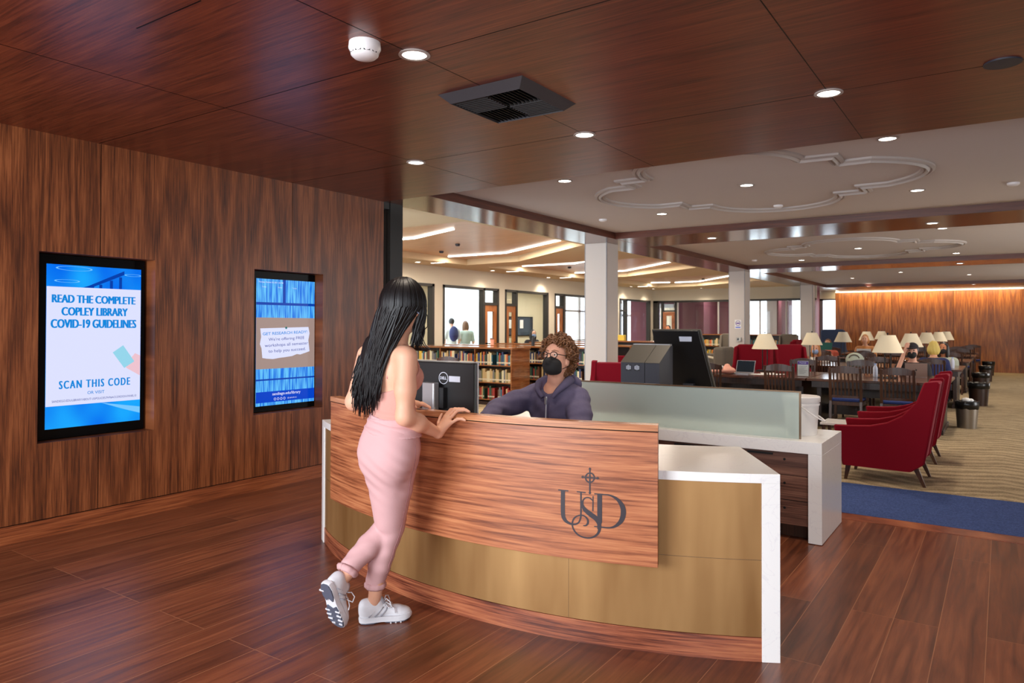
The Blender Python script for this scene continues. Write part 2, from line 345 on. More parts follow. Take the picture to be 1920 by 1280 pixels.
def obj(name, b, mat, parent=None, smooth=False, bevel=0, label=None, fix=True):
    me = bpy.data.meshes.new(name)
    off = parent_loc(parent) if parent is not None else Vector((0, 0, 0))
    me.from_pydata([Vector(p)-off for p in b.v], [], b.f)
    mats = mat if isinstance(mat, (list, tuple)) else [mat]
    for k in mats: me.materials.append(M[k])
    if len(mats) > 1: me.polygons.foreach_set('material_index', b.m)
    if fix:
        import bmesh
        bm = bmesh.new(); bm.from_mesh(me); bmesh.ops.recalc_face_normals(bm, faces=bm.faces); bm.to_mesh(me); bm.free()
    if smooth:
        me.polygons.foreach_set('use_smooth', [True]*len(me.polygons))
        if smooth is not True: me.set_sharp_from_angle(angle=math.radians(smooth))
    me.update()
    o = bpy.data.objects.new(name, me); C.objects.link(o)
    if parent is not None: o.parent = parent
    if bevel:
        md = o.modifiers.new('edge', 'BEVEL'); md.width = bevel; md.segments = 2; md.limit_method = 'ANGLE'
    if label: o['label'] = label
    return o
def parent_loc(p):
    v = Vector((0, 0, 0))
    while p is not None: v = v+p.location; p = p.parent
    return v
def tag(o, label, cat, group=None):
    o['label'] = label; o['category'] = cat
    if group: o['group'] = group
    return o
def thing(name, label, cat, loc=(0, 0, 0), group=None):
    o = bpy.data.objects.new(name, None); C.objects.link(o); o.location = loc; o.empty_display_size = .1
    return tag(o, label, cat, group)
def struct(name, b, mat, parent=None, **k):
    o = obj(name, b, mat, parent, **k)
    if parent is None: o['kind'] = 'structure'
    return o
def sthing(name, loc=(0, 0, 0)):
    o = bpy.data.objects.new(name, None); C.objects.link(o); o.location = loc; o['kind'] = 'structure'; return o
def kids(o): return [q for q in bpy.data.objects if q.parent == o]
KID = {}
def dup(src, loc, rz=0, label=None, group=None, scale=None):
    if src.name not in KID: KID[src.name] = [(k, [(g) for g in kids(k)]) for k in kids(src)]
    r = src.copy(); C.objects.link(r); r.location = loc; r.rotation_euler = (0, 0, rz)
    if scale: r.scale = scale
    if label: r['label'] = label
    if group: r['group'] = group
    for k, gs in KID[src.name]:
        q = k.copy(); C.objects.link(q); q.parent = r
        for g in gs:
            h = g.copy(); C.objects.link(h); h.parent = q
    return r
def place(proto, used, loc, rz, label, group, scale=None):
    """first call moves the prototype, later calls copy it"""
    if not used:
        used.append(1); KID[proto.name] = [(k, kids(k)) for k in kids(proto)]
        proto.location = loc; proto.rotation_euler = (0, 0, rz); proto['label'] = label; proto['group'] = group
        if scale: proto.scale = scale
        return proto
    return dup(proto, loc, rz, label, group, scale)
def lettering(name, s, mat, parent, o, u, v, w, h, lift, bold=0.0, space=1.0, rot=0.0, fat=0.0):
    """flat letters fitted to a w x h box whose lower left corner is o; u, v unit directions; lift along u x v"""
    cu = bpy.data.curves.new('t', 'FONT'); cu.body = s; cu.size = 1; cu.offset = bold; cu.space_character = space; cu.resolution_u = 3
    t = bpy.data.objects.new('t', cu); C.objects.link(t); bpy.context.view_layer.update()
    me = bpy.data.meshes.new_from_object(t.evaluated_get(bpy.context.evaluated_depsgraph_get()))
    V = np.array([x.co[:] for x in me.vertices]); F = [tuple(p.vertices) for p in me.polygons]
    bpy.data.objects.remove(t); bpy.data.curves.remove(cu); bpy.data.meshes.remove(me)
    lo, hi = V.min(0), V.max(0); P = (V-lo)[:, :2]/np.maximum((hi-lo)[:2], 1e-6)*np.array([w, h])
    u, v = np.array(u, float), np.array(v, float); n = np.cross(u, v)
    if rot:
        cr, sr = math.cos(rot), math.sin(rot); u, v = u*cr+v*sr, v*cr-u*sr
    b = B()
    for k in ((0,) if not fat else (-1, 0, 1)): b.add(np.array(o)+(P[:, :1]+k*fat)*u+P[:, 1:]*v+n*(lift+.0001*k), F)
    return obj(name, b, mat, parent, fix=False)

# signed-distance bodies, meshed by surface nets -> one continuous skin
def cone(a, b, ra, rb):
    a, b = np.array(a, float), np.array(b, float); d = b-a; L2 = max(d@d, 1e-12)
    def f(P):
        q = P-a; t = np.clip((q@d)/L2, 0, 1); return np.linalg.norm(q-t[..., None]*d, axis=-1)-(ra+(rb-ra)*t)
    return f, np.minimum(a-ra, b-rb), np.maximum(a+ra, b+rb)
def ell(p, r, R=None):
    p, r = np.array(p, float), np.array(r, float); R = np.eye(3) if R is None else np.array(R)
    def f(P):
        q = (P-p)@R; k0 = np.linalg.norm(q/r, axis=-1); k1 = np.linalg.norm(q/(r*r), axis=-1); return k0*(k0-1)/np.maximum(k1, 1e-9)
    m = r.max(); return f, p-m, p+m
def rotz(a): return np.array([[math.cos(a), -math.sin(a), 0], [math.sin(a), math.cos(a), 0], [0, 0, 1]])
def rotx(a): return np.array([[1, 0, 0], [0, math.cos(a), -math.sin(a)], [0, math.sin(a), math.cos(a)]])
def roty(a): return np.array([[math.cos(a), 0, math.sin(a)], [0, 1, 0], [-math.sin(a), 0, math.cos(a)]])
def sdf_mesh(prims, h, k=.02, cut=None, disp=None, pad=.03):
    """prims: list of (f, lo, hi) or ((f, lo, hi), k); smooth union; cut(P, d) may trim; returns B"""
    lo = np.min([(p[0] if isinstance(p[0], tuple) else p)[1] for p in prims], 0)-pad
    hi = np.max([(p[0] if isinstance(p[0], tuple) else p)[2] for p in prims], 0)+pad
    n = np.ceil((hi-lo)/h).astype(int)+1
    G = np.stack(np.meshgrid(*[lo[i]+h*np.arange(n[i]) for i in range(3)], indexing='ij'), -1)
    D = np.full(n, 1e3)
    for p in prims:
        kk = k
        if isinstance(p[0], tuple): p, kk = p
        # only evaluate near the primitive
        i0 = np.maximum(np.floor((p[1]-lo-kk*1.5-.05)/h).astype(int), 0); i1 = np.minimum(np.ceil((p[2]-lo+kk*1.5+.05)/h).astype(int)+1, n)
        s = tuple(slice(a, b) for a, b in zip(i0, i1)); d = p[0](G[s]); a = D[s]
        hh = np.clip(.5+.5*(a-d)/kk, 0, 1); D[s] = a*(1-hh)+d*hh-kk*hh*(1-hh)
    if disp is not None: D = D+disp(G, D)
    if cut is not None: D = cut(G, D)
    S = D < 0; nx, ny, nz = n
    acc = np.zeros((nx-1, ny-1, nz-1, 3)); cnt = np.zeros((nx-1, ny-1, nz-1))
    cor = [(i, j, q) for i in (0, 1) for j in (0, 1) for q in (0, 1)]
    sl = lambda cc: tuple(slice(cc[i], n[i]-1+cc[i]) for i in range(3))
    for a in cor:
        for ax in range(3):
            if a[ax]: continue
            b_ = list(a); b_[ax] = 1; b_ = tuple(b_)
            da, db = D[sl(a)], D[sl(b_)]; x = (da < 0) != (db < 0)
            t = np.where(x, da/np.where(x, da-db, 1), 0)
            for i in range(3): acc[..., i] += np.where(x, a[i]+(t if i == ax else 0), 0)
            cnt += x
    idx = -np.ones(cnt.shape, int); act = cnt > 0; idx[act] = np.arange(act.sum())
    ijk = np.argwhere(act); V = lo+h*(ijk+acc[act]/cnt[act][:, None])
    F = []
    for ax in range(3):
        u, v_ = [i for i in range(3) if i != ax]
        s0 = [slice(None)]*3; s1 = [slice(None)]*3; s0[ax] = slice(0, -1); s1[ax] = slice(1, None)
        X = S[tuple(s0)] != S[tuple(s1)]; E = np.argwhere(X)
        E = E[(E[:, u] > 0) & (E[:, v_] > 0) & (E[:, u] < n[u]-1) & (E[:, v_] < n[v_]-1)]
        du = np.zeros(3, int); du[u] = 1; dv = np.zeros(3, int); dv[v_] = 1
        q = [idx[tuple((E-a).T)] for a in (0*du, du, du+dv, dv)]
        q = np.stack(q, 1); inside = S[tuple(E.T)]
        flip = inside if ax != 1 else ~inside
        q[flip] = q[flip][:, ::-1]; F.append(q)
    b = B(); F = np.concatenate(F); F = F[(F >= 0).all(1)]
    b.v = [tuple(p) for p in V.tolist()]; b.f = [tuple(q) for q in F.tolist()]; b.m = [0]*len(b.f); return b

# ------------------------------------------------------------------ setting
YB = 29.3
ZC, ZW = 2.873, 2.972          # timber soffits / plaster coffers
XL = -5.625                    # face of the walnut wall
struct('floor', B().box(XL, 5, -3.2, 6.145, -.06, 0), 'floor_planks')
struct('floor_threshold', B().box(XL, 5, 6.145, 6.343, -.06, .004), 'desk_base')
struct('floor_border', B().box(-13.2, 5, 6.343, 7.575, -.06, .006), 'carpet_blue')
struct('floor_carpet', B().box(-13.2, 5, 7.575, 29.3, -.06, .008), 'carpet_beige')
struct('floor_corridor', B().box(-13.2, XL, 4.5, 6.343, -.06, .006), 'carpet_beige')
struct('floor_offices', B().box(-13.2, -10.3, 29.3, 33, -.06, .008), 'carpet_beige')
struct('ground', B().box(-40, -13.2, 0, 45, -.1, 0), 'pavement')

# walnut wall with two display niches
N1 = (2.312, 3.157, .664, 2.026); N2 = (4.084, 4.886, .690, 2.020)
wl = B()
ys = [-3.2, N1[0], N1[1], N2[0], N2[1], 5.735]
for i in range(5):
    y0, y1 = ys[i], ys[i+1]
    if i in (1, 3):
        n = N1 if i == 1 else N2
        wl.box(-5.95, XL, y0, y1, 0, n[2]); wl.box(-5.95, XL, y0, y1, n[3], 3.1); wl.box(-5.95, -5.80, y0, y1, n[2], n[3])
    else: wl.box(-5.95, XL, y0, y1, 0, 3.1)
struct('wall_left', wl, 'walnut_wall')
b = B()
for y in (-.83, .95, 2.728, 4.504):
    for z0, z1 in ((.125, .664), (2.026, ZC)) if y in (2.728, 4.504) else ((.125, ZC),):
        b.box(XL-.001, XL+.0006, y-.0025, y+.0025, z0, z1)
b.box(XL-.001, XL+.0008, -3.2, 5.735, .122, .127)
struct('trim_1', b, 'bezel_black')
struct('baseboard_left', B().box(XL, XL+.012, -3.2, 5.735, 0, .122), 'walnut_base')

# walnut ceiling of the entrance, panel joints
struct('ceiling', B().box(XL, 5, -3.2, 5.735, ZC, 3.12), 'walnut_ceiling')
b = B()
for y in (-.85, .93, 2.71, 4.49): b.box(XL, 5, y-.003, y+.003, ZC-.0008, ZC+.002)
for x in (-4.04, -2.45, -.832, .78, 2.4): b.box(x-.0025, x+.0025, -3.2, 5.735, ZC-.0008, ZC+.002)
b.box(-3.3, -2.79, 1.75, 1.756, ZC-.0008, ZC+.002)
struct('trim_2', b, 'bezel_black')
# white coffers and timber beams
b = B()
for y0, y1 in ((5.735, 10.18), (11.41, 17.22), (18.52, 26.4)): b.box(-4.99, 5, y0, y1, ZW, 3.12)
struct('ceiling_plaster', b, 'white_ceiling')
def beam(x0, x1, y0, y1, mat):
    g = sthing('ceiling_beam')
    b = B().box(x0, x1, y0, y1, ZC, 3.12)
    struct('soffit', b, mat, g)
    f = B()
    if x1-x0 > y1-y0:
        f.box(x0, x1, y0-.012, y0, ZC-.001, ZW); f.box(x0, x1, y1, y1+.012, ZC-.001, ZW)
    else:
        f.box(x1, x1+.012, y0, y1, ZC-.001, ZW)
    struct('fascia', f, 'walnut_fascia', g)
beam(-5.70, -4.99, 5.735, 29.3, 'walnut_soffit')
beam(-4.99, 5, 10.18, 11.41, 'walnut_soffit_cross'); beam(-4.99, 5, 17.22, 18.52, 'walnut_soffit_cross'); beam(-4.99, 5, 26.4, 29.3, 'walnut_fascia')
# plaster quatrefoil mouldings in the two coffers
def medallion(cx, cy0):
    R = .72; pts = []
    def arcp(ax, ay, rx, ry, a0, a1, n=22):
        return [(ax+rx*math.cos(math.radians(a0+(a1-a0)*i/n)), ay+ry*math.sin(math.radians(a0+(a1-a0)*i/n))) for i in range(n+1)]
    # outline: four round lobes joined by square steps
    q = arcp(.62, 0, 1.0, .80, -52, 52)+[(.98, .63), (.98, .93), (.72, .93)]+arcp(0, .95, .72, .72, 0, 180)[1:]+[(-.98, .93), (-.98, .63)]
    q += arcp(-.62, 0, 1.0, .80, 128, 232)+[(-.98, -.63), (-.98, -.93), (-.72, -.93)]+arcp(0, -.95, .72, .72, 180, 360)[1:]+[(.98, -.93), (.98, -.63)]
    b = B(); n = len(q)
    prof = [(-.06, 0), (-.06, -.018), (-.035, -.03), (-.02, -.02), (0, -.045), (.02, -.02), (.035, -.03), (.06, -.018), (.06, 0)]
    rings = []
    for i in range(n):
        p0, p1, p2 = np.array(q[i-1]), np.array(q[i]), np.array(q[(i+1) % n])
        t1 = (p1-p0)/max(np.linalg.norm(p1-p0), 1e-6); t2 = (p2-p1)/max(np.linalg.norm(p2-p1), 1e-6)
        n1 = np.array((t1[1], -t1[0])); n2 = np.array((t2[1], -t2[0])); m = n1+n2; m = m/max(np.linalg.norm(m), 1e-6); m = m/max(.5, m@n1)
        rings.append([(cx+p1[0]+m[0]*d, cy0+p1[1]+m[1]*d, ZW+z) for d, z in prof])
    rings.append(rings[0]); b.loft(rings, cap=False)
    o = struct('trim_3' if cy0 < 9 else 'trim_4', b, 'molding_white', smooth=35)
medallion(-2.17, 7.5); medallion(-2.17, 14.5)

# columns
for x0, x1, y0, y1 in ((-5.69, -5.29, 10.48, 10.90), (-5.55, -5.16, 17.6, 18.05), (-5.40, -5.02, 24.5, 24.85)):
    g = sthing('column', (x0, y0, 0))
    struct('shaft', B().box(x0, x1, y0, y1, .008, ZC), 'column_paint', g, bevel=.004)
    struct('corner_bead', B().box(x1-.012, x1+.003, y0-.003, y0+.012, .008, ZC).box(x0-.003, x0+.01, y0-.003, y0+.01, .008, ZC), 'corner_bead', g)

# reading room beyond the left beam: plaster ceiling with timber clouds in shallow recesses
outer = [(-10.65, 4.5), (-5.70, 4.5), (-5.70, 24.9), (-10.65, 24.9)]
holes = [[(-9.8, 7.39), (-5.78, 7.39), (-5.78, 10.6), (-8.4, 12.55), (-9.85, 12.66)],
         [(-9.8, 13.4), (-5.78, 13.2), (-5.78, 16.0), (-8.4, 17.85), (-9.8, 17.97)],
         [(-9.8, 18.8), (-5.78, 18.6), (-5.78, 21.3), (-8.4, 23.2), (-9.8, 23.3)]]
b = B(); polys = [[Vector((x, y, 0)) for x, y in p] for p in [outer]+holes]
flat = [(p.x, p.y, ZC) for q in polys for p in q]
b.add(flat, tessellate_polygon(polys)); b.add([(p[0], p[1], ZC+.02) for p in flat], tessellate_polygon(polys))
for h in holes:
    for i in range(len(h)):
        p, q = h[i], h[(i+1) % len(h)]; b.quad((p[0], p[1], ZC), (q[0], q[1], ZC), (q[0], q[1], 3.0), (p[0], p[1], 3.0))
struct('ceiling_reading_room', b, 'drywall_warm')
struct('ceiling_cloud', B().box(-10.65, -5.70, 4.5, 24.9, 3.0, 3.12), 'cloud_wood')
# office wall with glazed openings
XO = -10.65
ops = [(8.2, 12.48, 2.47), (12.79, 15.02, 2.47), (15.30, 17.45, 2.47), (17.80, 20.6, 2.47), (22.05, 24.62, 2.47)]
b = B(); y = 4.5
for y0, y1, zt in ops: b.box(XO-.16, XO, y, y0, 0, 3.1); b.box(XO-.16, XO, y0, y1, zt, 3.1); y = y1
b.box(XO-.16, XO, y, 24.9, 0, 3.1)
struct('wall_offices', b, 'plaster')
def office_window(i, y0, y1, zt, mull, door):
    g = sthing('window_%d' % i, (XO, y0, 0)); t = .075; f = B()
    f.box(XO-.13, XO+.015, y0, y1, zt-.06, zt); f.box(XO-.13, XO+.015, y0, y0+.06, 0, zt); f.box(XO-.13, XO+.015, y1-t, y1, 0, zt); f.box(XO-.13, XO+.015, y0, y1, 0, .06)
    if mull: f.box(XO-.13, XO+.015, mull-t/2, mull+t/2, 0, zt)
    if door: f.box(XO-.13, XO+.015, min(door), max(door), 2.04, 2.11)
    struct('frame', f, 'dark_frame', g)
    struct('pane', B().box(XO-.07, XO-.062, y0+.06, y1-t, (.06), zt-.06), 'clear_glass', g)
    if door:
        d0, d1 = min(door), max(door); d = sthing('door_%d' % i, (XO, d0, 0))
        lf = B(); s = .13
        for q in ((d0, d0+s, .02, 2.04), (d1-s, d1, .02, 2.04), (d0+s, d1-s, 1.88, 2.04), (d0+s, d1-s, .02, .25)): lf.box(XO-.05, XO-.005, *q)
        struct('leaf', lf, 'door_wood', d); struct('pane', B().box(XO-.03, XO-.025, d0+s, d1-s, .25, 1.88), 'clear_glass', d)
        hy = d0+.06 if d0 > y0+.3 else d1-.06
        struct('handle', B().box(XO-.005, XO+.05, hy-.02, hy+.02, .98, 1.1), 'black_metal', d)
office_window(1, *ops[0], 10.4, None); office_window(2, *ops[1], 14.38, (14.42, 14.94)); office_window(3, *ops[2], 15.84, (15.36, 15.80))
office_window(4, *ops[3], 18.33, (17.86, 18.28)); office_window(5, *ops[4], 22.62, None)
struct('trim_5', B().box(XO-.05, XO+.01, 22.1, 22.58, 2.03, 2.09), 'dark_frame')
# corridor behind the offices with openings to the daylight
XB = -13.2; b = B(); y = 4.5
for y0, y1 in ((15.7, 18.55), (21.9, 25.2), (26.2, 32.0)): b.box(XB-.2, XB, y, y0, 0, 3.1); b.box(XB-.2, XB, y0, y1, 2.75, 3.1); y = y1
b.box(XB-.2, XB, y, 33, 0, 3.1)
struct('wall_office_rear', b, 'office_wall')
struct('ceiling_offices', B().box(XB, XO-.16, 4.5, 33, 2.75, 3.1), 'white_ceiling')
area('office_light', (-11.9, 9.5, 2.70), (-11.9, 9.5, 0), .6, 3.5, 70, (1, .95, .86)); area('office_light', (-11.9, 14.0, 2.70), (-11.9, 14.0, 0), .6, 3.0, 60, (1, .95, .86)); area('office_light', (-11.9, 19.8, 2.70), (-11.9, 19.8, 0), .6, 3.0, 80, (1, .95, .86))
struct('wall_office_end', B().box(XB, XO-.16, 32.8, 33, 0, 2.75), 'office_wall').name = 'wall_office_end'
b = B()
for x in (22.9, 24.0): b.box(XB-.12, XB-.04, x-.04, x+.04, 0, 2.75)
for z in (1.0, 2.1): b.box(XB-.12, XB-.04, 21.9, 25.2, z-.03, z+.03)
for x in (27.6, 29.0, 30.4): b.box(XB-.12, XB-.04, x-.06, x+.06, 0, 2.75)
b.box(XB-.12, XB-.04, 26.2, 32, 1.95, 2.05)
struct('window_6', b, 'molding_white')
struct('window_9', B().box(XB-.10, XB-.092, 15.7, 18.55, .0, 2.75), 'clear_glass')
g = tag(obj('neighbouring_building', B().box(-26, -22, 6, 60, 0, 9), 'pale_stone'), 'pale building across the courtyard outside the office windows', 'building')
for y in range(10, 58, 3): obj('window', B().box(-22.02, -21.98, y, y+1.3, .8, 2.6), 'tag_white', g)
# far glazed front, maroon room behind it
YG = 24.9; b = B()
b.box(XO-.16, -5.0, YG, YG+.16, 2.47, 3.1)
struct('wall_far_header', b, 'plaster')
g = sthing('window_7', (XO, YG, 0)); f = B(); f.box(XO, -5.0, YG-.02, YG+.1, 2.40, 2.47); f.box(XO-.1, XO+.2, YG-.02, YG+.1, 0, 2.47)
for x in (-9.77, -10.30): f.box(x-.04, x+.04, YG-.02, YG+.1, 0, 2.42)
f.box(-10.26, -9.81, YG-.02, YG+.1, 2.07, 2.12)
struct('frame', f, 'dark_frame', g)
f = B()
for x in (-8.22, -6.79+.0, -5.93): f.box(x-.022, x+.022, YG-.01, YG+.06, 0, 2.40)
f.box(-9.73, -9.69, YG-.01, YG+.06, 0, 2.40)
struct('mullion', f, 'display_white' if False else 'molding_white', g)
struct('pane', B().box(XO, -5.0, YG+.03, YG+.036, 0, 2.40), 'clear_glass', g)
d = sthing('door_6', (-10.26, YG, 0)); f = B()
for q in ((-10.26, -10.14), (-9.93, -9.81)): f.box(q[0], q[1], YG-.03, YG+.02, .02, 2.06)
f.box(-10.14, -9.93, YG-.03, YG+.02, 1.92, 2.06); f.box(-10.14, -9.93, YG-.03, YG+.02, .02, .6)
struct('leaf', f, 'door_wood', d); struct('handle', B().box(-9.90, -9.85, YG-.08, YG-.03, 1.0, 1.08), 'steel', d)
YM = 28.0; b = B(); x = -13.0
for x0, x1, z0, z1 in ((-11.75, -10.95, .9, 2.35), (-8.10, -7.35, .3, 2.6), (-6.5, -5.95, .3, 2.6)):
    b.box(x, x0, YM, YM+.2, 0, 3.1); b.box(x0, x1, YM, YM+.2, 0, z0); b.box(x0, x1, YM, YM+.2, z1, 3.1); x = x1
b.box(x, -5.75, YM, YM+.2, 0, 3.1); b.box(-5.95, -5.75, YM+.2, YB+.2, 0, 3.1)
struct('wall_maroon', b, 'maroon_wall')
struct('trim_6', B().box(-11.05, -10.9, YM-.04, YM, .3, 2.5).box(-11.85, -11.7, YM-.04, YM, .3, 2.5).box(-11.85, -10.9, YM-.04, YM, 2.3, 2.45).box(-8.2, -8.08, YM-.04, YM, 0, 2.6).box(-7.37, -7.0, YM-.04, YM, 0, 2.6), 'molding_white')
struct('wall_maroon_return', B().box(-9.35, -9.2, 26.2, YM, 0, 2.7).box(-6.6, -6.5, 26.6, YM, 0, 2.7), 'maroon_wall')
struct('ceiling_maroon_room', B().box(XO-.16, -5.75, YG+.1, YM+.2, 2.78, 3.1), 'white_ceiling')
b = B().box(-5.75, -5.2, YB, YB+.2, 2.6, 3.1).box(-5.75, -5.2, YB, YB+.2, 0, .5); struct('wall_window_header', b, 'plaster')
struct('window_10', B().box(-5.75, -5.64, YB, YB+.1, .5, 2.6).box(-5.75, -5.2, YB, YB+.1, 2.54, 2.6).box(-5.75, -5.2, YB, YB+.1, .5, .56), 'corner_bead')
area('maroon_room_light', (-7.6, 26.3, 2.72), (-7.6, 26.6, 0), 3.5, .5, 55, (1, .96, .9))
# walnut back wall with cove light
YB = 29.3
struct('wall_back', B().box(-5.2, .62, YB, YB+.2, 0, ZC), 'walnut_back')
b = B()
for x in (-3.3, -1.4): b.box(x-.006, x+.006, YB-.002, YB+.001, 0, ZC-.06)
struct('trim_7', b, 'bezel_black')
struct('wall_back_return', B().box(.62, 5, YB-.25, YB+.2, 0, ZC), 'plaster')
struct('wall_right', B().box(5, 5.2, -3.2, 29.5, 0, 3.12), 'plaster')
struct('wall_rear', B().box(XL, 5, -3.4, -3.2, 0, 3.12), 'plaster')
g = thing('cove_light', 'long warm strip of light along the top of the walnut back wall', 'light', (-2.3, YB-.05, ZC-.05))
obj('lens', B().box(-5.18, .60, YB-.05, YB-.02, ZC-.052, ZC-.012), 'cove_strip', g)
obj('housing', B().box(-5.18, .60, YB-.09, YB-.05, ZC-.010, ZC-.001), 'walnut_fascia', g)
area('cove_glow', (-2.3, YB-.34, ZC-.04), (-2.3, YB, 1.5), 5.6, .06, 72, (1, .78, .42))  # unseen lamp added off the wall to spread the cove light down

# glazed screen at the end of the walnut wall
g = sthing('window_8', (XL, 5.82, 0)); f = B()
f.box(XL-.10, XL+.01, 5.83, 6.03, 0, ZC); f.box(XL-.08, XL, 5.735, 5.83, 2.80, ZC); f.box(XL-.08, XL, 5.735, 5.83, 0, .1)
struct('frame', f, 'black_metal', g); struct('pane', B().box(XL-.045, XL-.037, 5.735, 5.83, .1, 2.80), 'clear_glass', g)

# ------------------------------------------------------------------ ceiling fittings
pd = thing('downlight', '', 'ceiling light'); ud = []
obj('trim_ring', B().lathe([(.062, 0), (.078, 0), (.080, -.006), (.062, -.008)], n=28, capb=False, capt=False), 'molding_white', pd, smooth=30)
obj('lens', B().lathe([(.063, -.003), (.0, -.0035)], n=28, capb=False, capt=False), 'downlight_lens', pd)
ld = bpy.data.lights.new('bulb', 'SPOT'); ld.energy = DL_POWER; ld.spot_size = 2.2; ld.spot_blend = .8; ld.color = (1, .86, .70); ld.shadow_soft_size = .06
lo = bpy.data.objects.new('bulb', ld); C.objects.link(lo); lo.parent = pd; lo.location = (0, 0, -.02)
G1, G2, G3, G4 = 'downlights in the walnut entrance ceiling', 'downlights in the first white coffer', 'downlights in the further ceiling bays', 'downlights over the reading room'
dls = [((-2.446, 2.706, ZC), G1, 'round downlight at the panel joint beside the white smoke detector'), ((-2.455, 4.513, ZC), G1, 'round downlight in the walnut ceiling just behind the black vent'),
 ((-.832, 4.499, ZC), G1, 'round downlight in the walnut ceiling right of the black vent'), ((-4.043, 4.499, ZC), G1, 'round downlight in the walnut ceiling toward the wall with the blue displays'),
 ((-3.632, 6.264, ZW), G2, 'round downlight at the near left of the white ceiling beside the walnut edge'), ((-.729, 6.239, ZW), G2, 'round downlight at the near right of the white ceiling beside the walnut edge'),
 ((-2.174, 7.486, ZW), G2, 'round downlight at the centre of the near plaster quatrefoil'), ((-.741, 8.76, ZW), G2, 'round downlight right of the near quatrefoil, toward the first cross beam'),
 ((-3.638, 8.779, ZW), G2, 'round downlight left of the near quatrefoil, toward the first cross beam'),
 ((-3.674, 10.835, ZC), G3, 'round downlight on the left of the first timber cross beam'), ((-.748, 10.842, ZC), G3, 'round downlight on the right of the first timber cross beam'),
 ((-3.406, 11.95, ZW), G3, 'round downlight in the second coffer just past the beam, left side'), ((-.72, 12.3, ZW), G3, 'round downlight in the second coffer just past the beam, right side'),
 ((-3.599, 16.463, ZW), G3, 'round downlight at the far left of the second coffer'), ((-2.193, 14.574, ZW), G3, 'round downlight at the centre of the far plaster quatrefoil'), ((-.735, 16.535, ZW), G3, 'round downlight at the far right of the second coffer'),
 ((-.75, 19.0, ZW), G3, 'round downlight in the third coffer, near right corner'), ((-2.2, 21.4, ZW), G3, 'round downlight at the centre of the third coffer'), ((-3.65, 23.2, ZW), G3, 'round downlight at the far left of the third coffer'), ((-.74, 23.3, ZW), G3, 'round downlight at the far right of the third coffer'),
 ((-.73, 17.9, ZC), G3, 'round downlight on the right of the second timber cross beam'), ((-.737, 26.7, ZC), G3, 'round downlight near the right of the glowing back wall'), ((-3.66, 26.35, ZC), G3, 'round downlight near the left of the glowing back wall'),
 ((-10.27, 11.5, ZC), G4, 'small downlight over the office wall, left of the others'), ((-10.28, 14.23, ZC), G4, 'small downlight over the office wall above the bright window with walkers'), ((-10.4, 17.05, ZC), G4, 'small downlight over the office wall above the beige office'),
 ((-10.34, 22.3, ZC), G4, 'small downlight over the office wall just before its far corner'), ((-10.3, 24.1, ZC), G4, 'small downlight in the far corner of the reading room'), ((-8.68, 24.45, ZC), G4, 'small downlight in front of the maroon glazing')]
for p, gr, lb in dls: place(pd, ud, p, 0, lb, gr)
# big smoke detector
g = thing('smoke_detector', 'white dome smoke detector on the walnut ceiling', 'smoke detector', (-2.545, 2.46, ZC))
b = B().lathe([(.075, 0), (.078, -.03), (.070, -.045), (.066, -.062), (.052, -.075), (.02, -.080), (0, -.0805)], -2.545, 2.46, 28, capb=False, capt=False)
b.v = [(x, y, z+ZC) for x, y, z in b.v]; obj('body', b, 'detector_white', g, smooth=40)
b = B()
for k in range(10):
    a = 2*pi*k/10; b.add([(-2.545+.0685*math.cos(a+s), 2.46+.0685*math.sin(a+s), ZC-z) for s, z in ((-.22, .050), (.22, .050), (.22, .058), (-.22, .058))], [(0, 1, 2, 3)])
obj('slots', b, 'bezel_black', g)
# black ceiling vent
VX, VY, VS = -2.46, 3.56, .30
g = thing('ceiling_vent', 'square black air vent hanging from the walnut ceiling', 'vent', (VX, VY, ZC))
fr = B()
for s in ((-1, -1, 1, -1), (1, -1, 1, 1), (1, 1, -1, 1), (-1, 1, -1, -1)):
    a, b_ = np.array(s[:2]), np.array(s[2:]); o_, i_ = VS, VS-.055
    fr.add([(VX+a[0]*o_, VY+a[1]*o_, ZC), (VX+b_[0]*o_, VY+b_[1]*o_, ZC), (VX+b_[0]*i_, VY+b_[1]*i_, ZC-.05), (VX+a[0]*i_, VY+a[1]*i_, ZC-.05), (VX+a[0]*i_, VY+a[1]*i_, ZC), (VX+b_[0]*i_, VY+b_[1]*i_, ZC)], [(0, 1, 2, 3), (3, 2, 5, 4)])
obj('frame', fr, 'vent_metal', g)
obj('backing', B().box(VX-.245, VX+.245, VY-.245, VY+.245, ZC-.004, ZC-.0005), 'vent_core', g)
for qx, qy in ((-1, -1), (1, -1), (1, 1), (-1, 1)):
    b = B(); x0, y0 = VX+qx*.122, VY+qy*.122
    for k in range(9):
        t = -.112+k*.028
        if qx*qy > 0: b.add([(x0-.118, y0+t-.012, ZC-.006), (x0+.118, y0+t-.012, ZC-.006), (x0+.118, y0+t+.006, ZC-.046), (x0-.118, y0+t+.006, ZC-.046), (x0-.118, y0+t-.010, ZC-.006), (x0+.118, y0+t-.010, ZC-.006), (x0+.118, y0+t+.009, ZC-.046), (x0-.118, y0+t+.009, ZC-.046)], [(0, 1, 2, 3), (7, 6, 5, 4), (3, 2, 6, 7), (0, 4, 5, 1)])
        else: b.add([(x0+t-.012, y0-.118, ZC-.006), (x0+t-.012, y0+.118, ZC-.006), (x0+t+.006, y0+.118, ZC-.046), (x0+t+.006, y0-.118, ZC-.046), (x0+t-.010, y0-.118, ZC-.006), (x0+t-.010, y0+.118, ZC-.006), (x0+t+.009, y0+.118, ZC-.046), (x0+t+.009, y0-.118, ZC-.046)], [(0, 1, 2, 3), (7, 6, 5, 4), (3, 2, 6, 7), (0, 4, 5, 1)])
    obj('louver', b, 'vent_slat', g)
